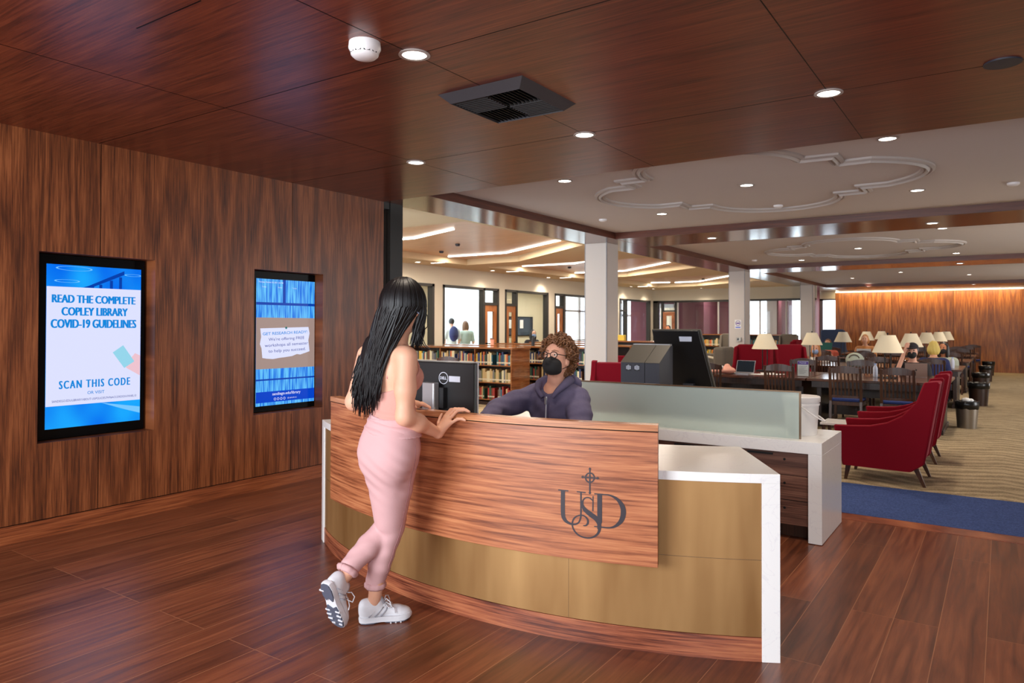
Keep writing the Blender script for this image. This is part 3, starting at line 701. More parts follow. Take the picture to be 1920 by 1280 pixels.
# ceiling speaker grille, coffer detectors
b = B().lathe([(.085, 0), (.085, -.008), (0, -.010)], .008, 4.481, 24, capb=False, capt=False); b.v = [(x, y, z+ZC) for x, y, z in b.v]
tag(obj('ceiling_speaker', b, 'charcoal', smooth=30), 'round dark speaker grille in the walnut ceiling near the right edge', 'speaker')
dt = B().lathe([(.055, 0), (.055, -.03), (.04, -.05), (0, -.052)], n=16, capb=False, capt=False)
for (x, y, z), lb in (((-2.22, 8.94, ZW), 'small white smoke detector inside the near quatrefoil moulding'), ((-4.50, 8.8, ZW), 'small white motion sensor at the left of the first coffer'), ((.10, 8.85, ZW), 'small white motion sensor at the right of the first coffer'),
                      ((-4.45, 15.9, ZW), 'small white sensor at the far left of the second coffer'), ((-2.3, 16.4, ZW), 'small white smoke detector behind the far quatrefoil')):
    q = B(); q.v = [(a+x, b_+y, c_*.6+z) for a, b_, c_ in dt.v]; q.f = dt.f; q.m = dt.m
    o = tag(obj('ceiling_sensor', q, 'detector_white', smooth=40), lb, 'sensor', 'sensors on the white ceilings')
for (x, y), lb in (((-8.15, 10.2), 'small sprinkler head on the timber ceiling panel nearest the beam'), ((-8.9, 15.6), 'dark sprinkler head on the second timber ceiling panel'), ((-7.6, 21.6), 'dark sprinkler head on the farthest timber ceiling panel'), ((-9.2, 11.0), 'dark ceiling sensor beside the long white light line')):
    q = B(); q.v = [(a*.8+x, b_*.8+y, c_*.8+3.0) for a, b_, c_ in dt.v]; q.f = dt.f; q.m = dt.m
    tag(obj('sprinkler_head', q, 'charcoal', smooth=40), lb, 'sprinkler', 'heads on the timber ceiling panels')
# zigzag light lines
def led(pts, lb):
    g = thing('light_line', lb, 'ceiling light', (pts[0][0], pts[0][1], 3.0), 'zigzag light lines over the reading room')
    for p, q in zip(pts, pts[1:]):
        a, b_ = np.array(p), np.array(q); t = (b_-a)/np.linalg.norm(b_-a); n = np.array((-t[1], t[0]))*.020; a = a+t*.02
        b = B(); P = [a-n, b_-n, b_+n, a+n]; b.prism([tuple(x) for x in P], 2.978, 3.0, 'z'); obj('lens', b, 'led_strip', g)
        m_ = (a+b_)/2; ln = float(np.linalg.norm(b_-a)); al = area('line_lamp', (m_[0], m_[1], 2.976), (m_[0], m_[1], 0), ln*.98, .03, 25*ln, (1, .91, .78)); al.rotation_euler = (0, 0, math.atan2(t[1], t[0]))
led([(-9.75, 9.1), (-8.17, 9.07), (-6.92, 8.55)], 'bent white light line nearest the black glass frame')
led([(-9.75, 11.87), (-8.27, 11.89), (-6.27, 10.65)], 'bent white light line ending near the timber beam')
led([(-9.75, 14.73), (-8.28, 14.75), (-7.0, 13.75)], 'bent white light line ending behind the near column')
led([(-9.75, 17.35), (-8.245, 17.41), (-6.24, 15.55)], 'bent white light line starting behind the near column')
led([(-9.75, 22.55), (-9.1, 22.65)], 'short white light line in the far corner'); led([(-9.0, 22.8), (-8.13, 22.69), (-6.44, 20.61)], 'bent white light line running toward the second column')
for y, lb in ((11.87, 'glowing slot in the plaster edge nearest the black glass frame'), (14.73, 'glowing slot in the plaster edge above the beige office'), (17.35, 'glowing slot in the plaster edge just left of the near column'), (22.55, 'glowing slot in the plaster edge in the far corner')):
    tag(obj('light_slot', B().box(-10.2, -9.86, y-.03, y+.03, ZC-.004, ZC-.001), 'led_strip'), lb, 'ceiling light', 'light slots over the office wall')

# ------------------------------------------------------------------ wall displays
U, V = (0, 1, 0), (0, 0, 1)
def rect(name, y0, y1, z0, z1, x, mat, parent): return obj(name, B().box(x-.001, x, y0, y1, z0, z1), mat, parent)
g = thing('wall_display', 'large blue display showing covid guidelines, recessed in the walnut wall', 'display', (-5.80, 2.73, .664))
obj('bezel', B().box(-5.799, -5.742, 2.315, 3.135, .668, 2.022), 'bezel_black', g, bevel=.003)
s = rect('screen', 2.409, 3.104, .742, 1.950, -5.7405, 'display_blue', g)
SX = -5.739
rect('notice', 2.411, 3.102, .907, 1.786, SX, 'display_white', s)
T = lambda nm, tx, mt, y0, y1, z0, z1, par, **k: lettering(nm, tx, mt, par, (SX, y0, z0), U, V, y1-y0, z1-z0, k.pop('lift', .0008), **k)
T('lettering', 'READ THE COMPLETE', 'display_text', 2.449, 3.056, 1.668, 1.728, s, fat=.0042); T('lettering', 'COPLEY LIBRARY', 'display_text', 2.515, 2.996, 1.574, 1.636, s, fat=.0042)
T('lettering', 'COVID-19 GUIDELINES', 'display_text', 2.443, 3.064, 1.481, 1.546, s, fat=.0042); T('lettering', 'SCAN THIS CODE', 'display_text', 2.502, 3.020, 1.030, 1.090, s, fat=.003, space=1.3)
T('lettering', 'OR VISIT', 'display_text', 2.70, 2.825, .979, 1.002, s, bold=.01); T('lettering', 'SANDIEGO.EDU/LIBRARY/ABOUT-US/POLICIES.PHP#ACCORDION-PANEL10', 'display_navy', 2.453, 3.072, .932, .950, s)
hand = B(); hand.prism([(2.93, 1.22), (3.0, 1.16), (3.10, 1.10), (3.102, 1.26), (3.06, 1.28), (2.99, 1.20)], SX+.0002, SX+.0005, 'x'); obj('hand_picture', hand, 'display_pink', s)
ph = B(); ph.prism([(2.885, 1.29), (2.965, 1.345), (3.055, 1.215), (2.975, 1.165)], SX+.0004, SX+.0008, 'x'); obj('phone_picture', ph, 'display_cyan', s)
for cy0, cz, rx in ((2.6, 1.925, .13), (3.04, 1.90, .07), (2.55, 1.83, .09)):
    b = B(); q = [(min(3.102, cy0+r*math.cos(2*pi*k/24)), cz+r*.13*math.sin(2*pi*k/24)) for r in (rx, rx-.014) for k in range(24)]
    b.add([(SX-.0003, y, z) for y, z in q], [(k, (k+1) % 24, (k+1) % 24+24, k+24) for k in range(24)]); obj('chandelier_picture', b, 'display_pale', s, fix=False)
b = B()
for y, z in ((2.72, 1.80), (2.78, 1.815), (2.86, 1.85), (2.93, 1.88)): b.box(SX-.0008, SX-.0004, y, y+.022, 1.787, z)
b.prism([(2.66, 1.787), (2.70, 1.80), (2.97, 1.93), (2.97, 1.90), (2.72, 1.787)], SX-.0008, SX-.0004, 'x'); obj('window_picture', b, 'display_dark', s)
b = B(); b.prism([(2.80, .906), (3.102, .850), (3.102, .80), (2.98, .84)], SX-.0008, SX-.0004, 'x'); obj('notebook_picture', b, 'display_pale', s)
g = thing('wall_display', 'tall blue display with a pinned paper note, recessed in the walnut wall', 'display', (-5.80, 4.485, .69))
obj('bezel', B().box(-5.799, -5.742, 4.088, 4.884, .694, 2.016), 'bezel_black', g, bevel=.003)
s = rect('screen', 4.190, 4.878, .748, 1.946, -5.7405, 'display_shelves', g)
for q in ((4.19, 4.878, 1.70, 1.725), (4.49, 4.52, 1.725, 1.946), (4.19, 4.878, .985, 1.0)): rect('shelf_picture', *q, SX-.0003, 'display_dark', s)
rect('corkboard', 4.190, 4.878, 1.095, 1.580, SX, 'display_tan', s)
pts = [(4.235, 1.478), (4.80, 1.492), (4.815, 1.43), (4.80, 1.36), (4.816, 1.25), (4.76, 1.235), (4.70, 1.22), (4.66, 1.226), (4.60, 1.208), (4.52, 1.20), (4.45, 1.195), (4.38, 1.186), (4.31, 1.192), (4.26, 1.20), (4.25, 1.29), (4.232, 1.33), (4.245, 1.40)]
b = B(); b.prism(pts, SX+.0003, SX+.0007, 'x'); obj('paper_note', b, 'display_white', s)
b = B(); b.prism([(4.53+.012*math.cos(a), 1.483+.012*math.sin(a)) for a in [2*pi*k/12 for k in range(12)]], SX+.0008, SX+.001, 'x'); obj('pin', b, 'display_green', s)
T('lettering', 'GET RESEARCH READY!', 'display_text', 4.262, 4.785, 1.412, 1.440, s, bold=.012, rot=.035, lift=.0014)
T('lettering', "We're offering FREE", 'display_navy', 4.328, 4.750, 1.350, 1.388, s, rot=.035, lift=.0014); T('lettering', 'workshops all semester', 'display_navy', 4.286, 4.796, 1.292, 1.330, s, rot=.035, lift=.0014); T('lettering', 'to help you succeed.', 'display_navy', 4.328, 4.768, 1.238, 1.276, s, rot=.035, lift=.0014)
rect('banner', 4.192, 4.878, .778, .880, SX, 'display_band', s)
T('lettering', 'sandiego.edu/library', 'display_white', 4.374, 4.706, .832, .868, s, bold=.012); T('lettering', '@copleylibrary', 'display_white', 4.55, 4.66, .796, .812, s)
b = B()
for k in range(4):
    y = 4.405+k*.036; o_ = [(y+.013*math.cos(2*pi*i/14), .804+.013*math.sin(2*pi*i/14)) for i in range(14)]; i_ = [(y+.009*math.cos(2*pi*i/14), .804+.009*math.sin(2*pi*i/14)) for i in range(14)]
    for i in range(14): j = (i+1) % 14; b.quad(*[(SX+.0006, p[0], p[1]) for p in (o_[i], o_[j], i_[j], i_[i])])
obj('social_icons', b, 'display_white', s, fix=False)
T('lettering', 'Thursday, October 28, 2021 1:02 PM', 'display_white', 4.212, 4.49, 1.905, 1.922, s, bold=.01)
for y in (4.23, 4.41, 4.58): T('lettering', 'Today', 'display_white', y+.02, y+.07, 1.862, 1.876, s); 

# ------------------------------------------------------------------ reception counter
CX0, CY0, RR = -2.318, 5.9366, 2.9795
AL, AR = 236.6, 300.0
ang = lambda x, y: math.degrees(math.atan2(y-CY0, x-CX0)) % 360
g = thing('reception_counter', 'curved reception counter with walnut panel, brass front and white quartz ends', 'reception desk', (CX0, CY0-RR, 0))
dl = math.degrees(.08/RR)
b = B().arc(CX0, CY0, 2.235, RR+.008, AL, AR, .800, .842).arc(CX0, CY0, 2.235, RR+.008, AR-dl, AR, 0, .800, 2).arc(CX0, CY0, 2.235, RR+.008, AL, AL+dl, 0, .800, 2)
wt = obj('worktop', b, 'quartz', g, bevel=.002)
obj('front_panel', B().arc(CX0, CY0, RR-.03, RR-.002, AL+dl, AR-dl, .108, .7995, 60), 'brass_panel', g, smooth=30)
b = B()
for a in (259.0, 281.5): b.arc(CX0, CY0, RR-.002, RR-.0012, a-.012, a+.012, .108, .7995, 1)
b.arc(CX0, CY0, RR-.002, RR-.0012, AL+dl, AR-dl, .452, .454, 60)
obj('panel_joint', b, 'bronze_frame', g)
obj('kickboard', B().arc(CX0, CY0, RR-.025, RR+.002, AL+dl, AR-dl, 0, .106, 60), 'desk_base', g, smooth=30)
obj('carcass', B().arc(CX0, CY0, RR-.06, RR-.03, AL+dl, AR-dl, 0, .7995, 40), 'drawer_wood', g)
RP = RR+.09; PL, PR = 247.55, 289.75
pn = obj('privacy_panel', B().arc(CX0, CY0, RP-.055, RP, PL, PR, .42, 1.026, 60), 'desk_panel', g, smooth=30, bevel=.0015)
obj('cap', B().arc(CX0, CY0, RP-.060, RP+.003, PL, PR, 1.031, 1.060, 60), 'desk_cap', pn, smooth=30)
obj('groove', B().arc(CX0, CY0, RP-.054, RP-.004, PL, PR, 1.026, 1.031, 60), 'bezel_black', pn)
for a in (252, 268.5, 285): obj('bracket', B().arc(CX0, CY0, RR-.03, RP-.05, a-.5, a+.5, .79, .7995, 2).arc(CX0, CY0, RP-.075, RP-.054, a-.5, a+.5, .5, 1.0, 2), 'black_metal', g)
# monogram on the panel: strokes in crop units, laid on the curved face
def monogram():
    a0 = ang(-1.5625, 2.90)      # angle at stroke x = 587
    k = .000515
    def P(x, y, lift=.0012):
        a = math.radians(a0+math.degrees((x-577)*k/RP)); z = .850-((y-.072*(x-577))-275)*k*.985
        return (CX0+(RP+lift)*math.cos(a), CY0+(RP+lift)*math.sin(a), z)
    b = B(); cnt = [0]
    def stroke(pts, wd, sm=True):
        pts = np.array(pts, float); wd = np.array(wd if hasattr(wd, '__len__') else [wd]*len(pts), float)
        if sm and len(pts) > 2:
            T_ = np.linspace(0, len(pts)-1, (len(pts)-1)*7+1); Q = []; W = []
            for t in T_:
                i = min(int(t), len(pts)-2); u = t-i; p = [pts[max(i-1, 0)], pts[i], pts[i+1], pts[min(i+2, len(pts)-1)]]
                Q.append(.5*(2*p[1]+(p[2]-p[0])*u+(2*p[0]-5*p[1]+4*p[2]-p[3])*u*u+(3*p[1]-p[0]-3*p[2]+p[3])*u**3)); W.append(wd[i]*(1-u)+wd[i+1]*u)
            pts, wd = np.array(Q), np.array(W)
        lift = .0010+.00012*cnt[0]; cnt[0] += 1; L_, R_ = [], []
        for i in range(len(pts)):
            t = pts[min(i+1, len(pts)-1)]-pts[max(i-1, 0)]; t = t/max(np.linalg.norm(t), 1e-6); n = np.array((-t[1], t[0]))*wd[i]/2
            L_.append(P(*(pts[i]+n), lift)); R_.append(P(*(pts[i]-n), lift))
        for i in range(len(pts)-1): b.quad(L_[i], L_[i+1], R_[i+1], R_[i])
    stroke([(278, 481), (376, 489)], 12, False); stroke([(324, 484), (324, 690), (340, 750), (380, 783), (430, 793), (470, 778), (490, 735), (494, 680), (494, 494)], [40, 40, 34, 22, 17, 15, 15, 15, 15])
    stroke([(455, 494), (538, 502)], 11, False)
    stroke([(606, 532), (604, 668)], [10, 12], False); stroke([(604, 575), (575, 550), (540, 548), (515, 570), (508, 612), (530, 655), (585, 700), (640, 742), (665, 800), (655, 862), (610, 902), (550, 913), (480, 895), (432, 850), (413, 795), (428, 742), (470, 712), (520, 712), (554, 742), (558, 778), (540, 800), (515, 802)],
           [8, 12, 12, 14, 22, 36, 44, 44, 34, 22, 16, 13, 13, 14, 15, 15, 12, 12, 16, 20, 14, 8])
    stroke([(617, 511), (700, 516)], 11, False); stroke([(666, 512), (666, 765), (655, 830)], [43, 43, 20], False)
    stroke([(690, 518), (760, 524), (825, 560), (868, 620), (878, 680), (862, 745), (815, 795), (760, 815), (690, 812), (616, 806)], [10, 14, 26, 42, 47, 42, 26, 14, 12, 8])
    stroke([(576, 275), (576, 512)], 13, False); stroke([(500, 358), (655, 370)], 12, False)
    stroke([(576+40*math.sin(t), 365-42*math.cos(t)) for t in np.linspace(0, 2*pi, 17)], 12)
    for x, y, dx, dy in ((576, 272, 0, 1), (576, 516, 0, -1), (496, 358, 1, .07), (660, 370, -1, -.07)):
        stroke([(x, y), (x+dx*14, y+dy*14), (x+dx*26, y+dy*26)], [2, 26, 4], False)
    obj('monogram', b, 'logo_dark', pn, fix=False, label='dark U S D monogram with a small cross above')
monogram()

# return desk behind the counter
g = thing('return_desk', 'white quartz return desk with walnut drawers behind the reception counter', 'desk', (-2.3, 5.66, 0))
b = B().box(-3.75, -1.028, 5.30, 6.03, .62, .705).box(-1.118, -1.028, 5.30, 6.03, .004, .62)
obj('worktop', b, 'quartz', g, bevel=.002)
obj('carcass', B().box(-3.7, -1.12, 5.36, 6.0, .10, .618), 'drawer_wood', g); obj('plinth', B().box(-3.7, -1.12, 5.42, 5.98, .004, .10), 'table_dark', g)
for j in range(4):
    x1 = -1.125-j*.56
    for k, (z0, z1) in enumerate(((.455, .612), (.28, .450), (.105, .275))):
        d = obj('drawer', B().box(x1-.55, x1, 5.34, 5.36, z0, z1), 'drawer_wood', g, bevel=.0015)
        b = B().lathe([(.009, 0), (.009, .004), (0, .004)], 0, 0, 14); b.v = [(x1-.16+x, 5.34-z, (z0+z1)/2+.03+y) for x, y, z in b.v]; obj('lock', b, 'black_metal', d)
        if k == 0: obj('pull', B().box(x1-.42, x1-.24, 5.328, 5.34, .590, .602), 'black_metal', d)
g = thing('glass_screen', 'frosted glass privacy screen with bronze edge on the return desk', 'screen', (-2.0, 5.41, .705))
obj('pane', B().box(-3.40, -1.20, 5.404, 5.416, .705, 1.036), 'frosted_glass', g)
obj('edge_frame', B().box(-3.40, -1.188, 5.401, 5.419, 1.036, 1.046).box(-1.20, -1.188, 5.401, 5.419, .705, 1.036), 'bronze_frame', g)
g = thing('bucket', 'white lidded plastic bucket on the end of the return desk', 'bucket', (-1.245, 5.68, .705))
b = B().lathe([(.105, .705), (.108, .71), (.122, .925), (.128, .926), (.128, .940), (.122, .942), (.123, .955)], -1.245, 5.68, 32); obj('body', b, 'bucket_white', g, smooth=35)
b = B().lathe([(.131, .950), (.133, .953), (.133, .985), (.127, .992), (.118, .990), (0, .988)], -1.245, 5.68, 32); obj('lid', b, 'bucket_white', g, smooth=35)
b = B().tube([(-1.245+(.133+.03*math.sin(pi*u))*math.cos(-1.35+pi*u), 5.68+(.133+.03*math.sin(pi*u))*math.sin(-1.35+pi*u), .925-.115*math.sin(pi*u)) for u in np.linspace(0, 1, 21)], .006, 6)
obj('handle', b, 'bucket_white', g, smooth=True)
# monitor on the counter
g = thing('monitor', 'black computer monitor seen from behind on the reception counter', 'monitor', (-2.79, 3.32, .842))
mx, my = -2.79, 3.30
obj('housing', B().box(mx-.275, mx+.275, my, my+.035, .955, 1.290), 'black_plastic', g, bevel=.008)
obj('front_frame', B().box(mx-.279, mx+.279, my+.033, my+.045, .950, 1.295), 'silver', g, bevel=.004)
obj('display_panel', B().box(mx-.267, mx+.267, my+.045, my+.046, .965, 1.283), 'screen_dark', g)
b = B().loft([[(mx-.052+dx, my+dy, z) for dx, dy in ((0, -.075), (.086, -.075), (.092, -.068), (.092, -.03), (0, -.03))] for z in (.852, 1.17)])
obj('stand', b, 'silver', g, bevel=.004); obj('stand_arm', B().box(mx-.02, mx+.075, my-.032, my+.001, 1.02, 1.14), 'black_plastic', g)
obj('base', B().box(mx-.12, mx+.12, my-.11, my+.09, .842, .854), 'silver', g, bevel=.006)
b = B(); lx, lz = mx+.05, 1.195
for i in range(28):
    a, q = 2*pi*i/28, 2*pi*(i+1)/28; b.quad(*[(lx+r*math.cos(t), my-.0008, lz+r*math.sin(t)) for r, t in ((.036, a), (.036, q), (.032, q), (.032, a))])
lg = obj('logo', b, 'tag_white', g, fix=False)
lettering('lettering', 'DELL', 'tag_white', g, (lx-.025, my-.0008, lz-.008), (1, 0, 0), (0, 0, 1), .050, .017, 0.0002, bold=.03)
obj('asset_tag', B().box(lx+.042, lx+.125, my-.001, my, lz-.020, lz+.014), 'tag_white', g); obj('connector', B().box(mx+.09, mx+.13, my-.012, my, .965, .985), 'charcoal', g)
b = B(); b.prism([(-2.50, 3.46), (-2.20, 3.36), (-2.12, 3.60), (-2.36, 3.66)], .842, .846, 'z'); 
tag(obj('paper_sheet', b, 'paper_white'), 'white sheet of paper by the clerk on the counter', 'paper')
g = thing('keyboard', 'dark keyboard on the counter in front of the clerk', 'keyboard', (-2.75, 3.52, .842)); obj('tray', B().box(-2.93, -2.55, 3.44, 3.57, .842, .858), 'charcoal', g, bevel=.004); 
b = B()
for i in range(12):
    for j in range(4): b.box(-2.92+i*.030, -2.895+i*.030, 3.45+j*.029, 3.475+j*.029, .858, .863)
obj('keys', b, 'black_plastic', g)

# ------------------------------------------------------------------ reading tables, chairs, lamps
pt = thing('reading_table', '', 'table'); ut = []
hw, hd = .91, .88
obj('top', B().box(-hw, hw, -hd, hd, .705, .742), 'table_wood', pt, bevel=.004)
for sx in (-1, 1):
    obj('end_panel', B().box(sx*(hw-.12)-.03, sx*(hw-.12)+.03, -hd+.30, hd-.30, .06, .66), 'table_dark', pt)
    obj('foot', B().box(sx*(hw-.12)-.05, sx*(hw-.12)+.05, -hd+.26, hd-.26, .008, .07), 'table_dark', pt, bevel=.006)
obj('apron', B().box(-hw+.06, hw-.06, -hd+.06, -hd+.085, .61, .705).box(-hw+.06, hw-.06, hd-.085, hd-.06, .61, .705).box(-hw+.06, -hw+.085, -hd+.085, hd-.085, .61, .705).box(hw-.085, hw-.06, -hd+.085, hd-.085, .61, .705), 'table_dark', pt)
obj('stretcher', B().box(-hw+.15, hw-.15, -.02, .02, .14, .30), 'table_dark', pt)
obj('modesty_panel', B().box(-hw+.15, hw-.15, -.012, .012, .42, .61), 'table_dark', pt)
ROWS = (12.3, 16.3, 20.2, 23.85, 27.1); XT = (-1.52, -3.36)
rown = ('nearest row of tables', 'second row of tables', 'third row of tables', 'fourth row of tables', 'last row of tables')
for i, y in enumerate(ROWS):
    for j, x in enumerate(XT):
        place(pt, ut, (x, y, 0), 0, 'dark wood reading table, %s half of the %s' % (('aisle-side', 'column-side')[j], rown[i]), 'reading tables in the main hall')
pl = thing('table_lamp', '', 'lamp'); ul = []
obj('base', B().box(-.13, .13, -.09, .09, .742, .762), 'black_metal', pl, bevel=.004)
for sx in (-1, 1): obj('post', B().tube([(sx*.04, 0, .762), (sx*.04, 0, 1.16)], .009, 8), 'black_metal', pl, smooth=40)
obj('crossbar', B().box(-.05, .05, -.012, .012, 1.15, 1.17), 'black_metal', pl)
b = B().lathe([(.218, 1.128), (.104, 1.392)], n=32, capb=False, capt=False); b.lathe([(.215, 1.128), (.101, 1.392)], n=32, capb=False, capt=False)
obj('lamp_shade', b, 'shade_cream', pl, smooth=40, fix=False)
b = B().tube([(0, 0, 1.165), (0, 0, 1.405)], .005, 6); b.ball((0, 0, 1.415), .014, 8); obj('finial', b, 'black_metal', pl, smooth=40)
LAMPS = {(0, 0): (-1.43, 12.2), (0, 1): (-3.42, 12.85), (1, 0): (-1.49, 16.2), (1, 1): (-3.42, 16.6), (2, 0): (-1.53, 20.3), (2, 1): (-3.47, 20.6), (3, 0): (-1.48, 23.6), (3, 1): (-3.37, 23.9), (4, 0): (-1.46, 26.6), (4, 1): (-3.3, 26.6)}
for (i, j), (x, y) in LAMPS.items():
    place(pl, ul, (x, y, 0), 0, 'cream shaded table lamp on the %s half of the %s' % (('aisle-side', 'column-side')[j], rown[i]), 'cream shaded table lamps')
pc = thing('library_chair', '', 'chair'); uc = []
def rail(z0, z1, rise, y0, x0=-.205, x1=.205, n=8, th=.022, bow=.03):
    rings = []
    for i in range(n+1):
        u = -1+2*i/n; x = x0+(x1-x0)*i/n; y = y0-bow*(1-u*u); zt = z1+rise*(1-u*u)
        rings.append([(x, y-th/2, z0), (x, y+th/2, z0), (x, y+th/2, zt), (x, y-th/2, zt)])
    return B().loft(rings)
for sx in (-1, 1):
    b = B().loft([[(sx*.2+a*.017, y+d*.02, z) for a, d in ((-1, -1), (1, -1), (1, 1), (-1, 1))] for y, z in ((-.25, .008), (-.205, .45), (-.27, .93))]); obj('rear_leg', b, 'chair_wood', pc)
    b = B().loft([[(sx*.205+a*.018*k, .20+d*.018*k, z) for a, d in ((-1, -1), (1, -1), (1, 1), (-1, 1))] for k, z in ((.8, .008), (1, .43))]); obj('front_leg', b, 'chair_wood', pc)
    obj('stretcher', B().box(sx*.2-.009, sx*.2+.009, -.2, .19, .17, .20), 'chair_wood', pc)
obj('crest_rail', rail(.855, .905, .055, -.262, -.225, .225), 'chair_wood', pc); obj('lower_rail', rail(.50, .535, 0, -.215), 'chair_wood', pc)
for k in range(7):
    x = -.15+.05*k; bw = .03*(1-(x/.2)**2)
    obj('slat', B().loft([[(x+a*.010, y-bw+d*.006, z) for a, d in ((-1, -1), (1, -1), (1, 1), (-1, 1))] for y, z in ((-.216, .53), (-.262, .862))]), 'chair_wood', pc)
obj('seat_frame', B().box(-.215, .215, -.205, .215, .39, .445), 'chair_wood', pc, bevel=.004); obj('cushion', B().box(-.205, .205, -.195, .212, .445, .482), 'cushion_blue', pc, bevel=.014)
GC = 'slatted wooden library chairs'
def near(x, i, lb, dy=0, rz=0): place(pc, uc, (x, ROWS[i]-.88-.02+dy, 0), rz, lb, GC)
def far(x, i, lb, dy=0, rz=0): place(pc, uc, (x, ROWS[i]+.88+.05+dy, 0), pi+rz, lb, GC)
near(-2.76, 0, 'slatted chair in front of the nearest table row, behind the clear brochure stand'); near(-1.85, 0, 'slatted chair in front of the nearest table row, directly behind the red armchairs'); near(-1.19, 0, 'slatted chair in front of the nearest table row, below the open laptop')
place(pc, uc, (-3.85, 11.1, 0), .35, 'slatted chair beside the black kiosk screen with a pink jacket over it', GC)
far(-2.93, 0, 'chair on the far side of the nearest table row, left of the two'); far(-1.99, 0, 'chair on the far side of the nearest table row, toward the big lamp'); far(-1.2, 0, 'chair of the man in the black cap', .30)
near(-3.58, 1, 'chair before the second table row, left end by the lamp'); near(-2.83, 1, 'chair before the second table row, second from the left'); near(-1.93, 1, 'chair before the second table row beside the backpack', -.05); near(-1.05, 1, 'chair of the blond person in navy', -.24)
far(-3.5, 1, 'chair of the woman in the pale top', .4); far(-2.5, 1, 'chair on the far side of the second table row near its middle'); far(-1.07, 1, 'chair of the masked person in the sage shirt', .24)
for x, lb in ((-3.7, 'chair before the third table row, column end'), (-2.75, 'chair before the third table row, left of its middle'), (-2.1, 'chair before the third table row, right of its middle'), (-.95, 'chair before the third table row, aisle end')): near(x, 2, lb)
for x, lb, dy in ((-3.95, 'chair of the person in coral', .38), (-3.07, 'chair of the ginger haired person', .42), (-1.2, 'chair behind the third table row, aisle end', 0)): far(x, 2, lb, dy)
for x, lb in ((-2.9, 'chair before the fourth table row, column half'), (-1.9, 'chair before the fourth table row, near its middle'), (-.9, 'chair before the fourth table row, aisle end')): near(x, 3, lb)
far(-1.1, 3, 'chair behind the fourth table row, aisle end'); near(-2.2, 4, 'chair before the last table row near its middle'); near(-.9, 4, 'chair before the last table row, aisle end'); far(-.8, 4, 'chair behind the last table row by the walnut wall')
place(pc, uc, (-8.40, 10.42, 0), .25, 'dark chair standing in front of the nearest bookcase, behind the monitor', GC); place(pc, uc, (-9.15, 10.1, 0), -.2, 'dark chair in front of the nearest bookcase, beside the woman', GC)

# red lounge chairs seen from the side
def armchair(name, label, loc, rz, proto=None, wide=.36):
    t = thing(name, label, 'armchair', (0, 0, 0), 'red velvet armchairs')
    side = [(-.47, .54), (-.39, .155), (.20, .145), (.31, .225), (.435, .985), (.425, 1.005), (.31, .990), (.245, .80), (.13, .67), (.0, .595), (-.15, .555), (-.33, .543)]
    for s in (-1, 1): obj('side_panel', B().prism(side, min(s*wide, s*(wide-.075)), max(s*wide, s*(wide-.075)), 'y'), 'red_velvet', t, bevel=.018, smooth=50)
    w2 = wide-.073
    obj('back', B().prism([(.30, .225), (.425, .98), (.31, .97), (.16, .45), (.18, .23)], -w2, w2, 'y'), 'red_velvet', t, bevel=.02, smooth=50)
    obj('seat_cushion', B().box(-.46, .20, -w2+.005, w2-.005, .30, .45), 'red_velvet', t, bevel=.03, smooth=50)
    obj('seat_base', B().box(-.385, .22, -w2, w2, .16, .295), 'red_velvet', t)
    for s in (-1, 1): obj('welt', B().tube([(.312, s*(wide-.004), .235), (.437, s*(wide-.004), .985)], .006, 6), 'red_velvet', t, smooth=True)
    for x, y in ((.24, -wide+.07), (.24, wide-.07), (-.34, -wide+.07), (-.34, wide-.07)):
        dx = .07 if x > 0 else -.03
        obj('leg', B().loft([[(x+u+a*r, y+d*r, z) for a, d in ((-1, -1), (1, -1), (1, 1), (-1, 1))] for u, r, z in ((0, .024, .175), (dx, .013, .009))]), 'chair_wood', t)
    t.location = loc; t.rotation_euler = (0, 0, rz); return t
ra = armchair('red_armchair', 'near red armchair of the pair beside the blue carpet strip', (-.915, 8.05, 0), 0)
dup(ra, (-.915, 9.44, 0), 0, 'red armchair of the pair standing farther from the blue carpet strip')
dup(ra, (-4.62, 9.35, 0), 1.9, 'red armchair half hidden behind the frosted glass screen by the near column'); dup(ra, (-5.85, 12.45, 0), -1.2, 'red armchair partly hidden behind the near column')
def wingback(label, loc, rz, mat='red_velvet', grp='high backed armchairs'):
    t = thing('wingback_chair', label, 'armchair', (0, 0, 0), grp)
    obj('back', B().prism([(-.30, .28), (.30, .28), (.33, 1.14), (.29, 1.17), (-.29, 1.17), (-.33, 1.14)], -.32, -.20, 'y'), mat, t, bevel=.02, smooth=50)
    for s in (-1, 1):
        obj('wing', B().prism([(-.32, .28), (.28, .28), (.30, .58), (.02, .64), (-.10, .80), (-.16, 1.12), (-.32, 1.15)], min(s*.30, s*.37), max(s*.30, s*.37), 'x'), mat, t, bevel=.02, smooth=50)
    obj('seat_cushion', B().box(-.295, .295, -.2, .30, .28, .46), mat, t, bevel=.03, smooth=50); obj('seat_base', B().box(-.295, .295, -.3, .27, .17, .278), mat, t)
    for x in (-.27, .27):
        for y in (-.26, .24): obj('leg', B().loft([[(x+a*r, y+d*r, z) for a, d in ((-1, -1), (1, -1), (1, 1), (-1, 1))] for r, z in ((.022, .175), (.014, .009))]), 'chair_wood', t)
    t.location = loc; t.rotation_euler = (0, 0, rz); return t
wb = wingback('high backed red chair behind the open laptop, left of its pair', (-4.07, 14.1, 0), pi-.15); dup(wb, (-3.30, 14.62, 0), pi+.9, 'high backed red chair right of its pair, behind the nearest lamp')
dup(wb, (-4.95, 20.9, 0), pi/2, 'high backed red chair against the far column')
nb = wingback('navy high backed chair by the far window beside the walnut wall', (-4.62, 25.9, 0), 0, 'navy_fabric'); nb.scale = (1, 1, 1.24)
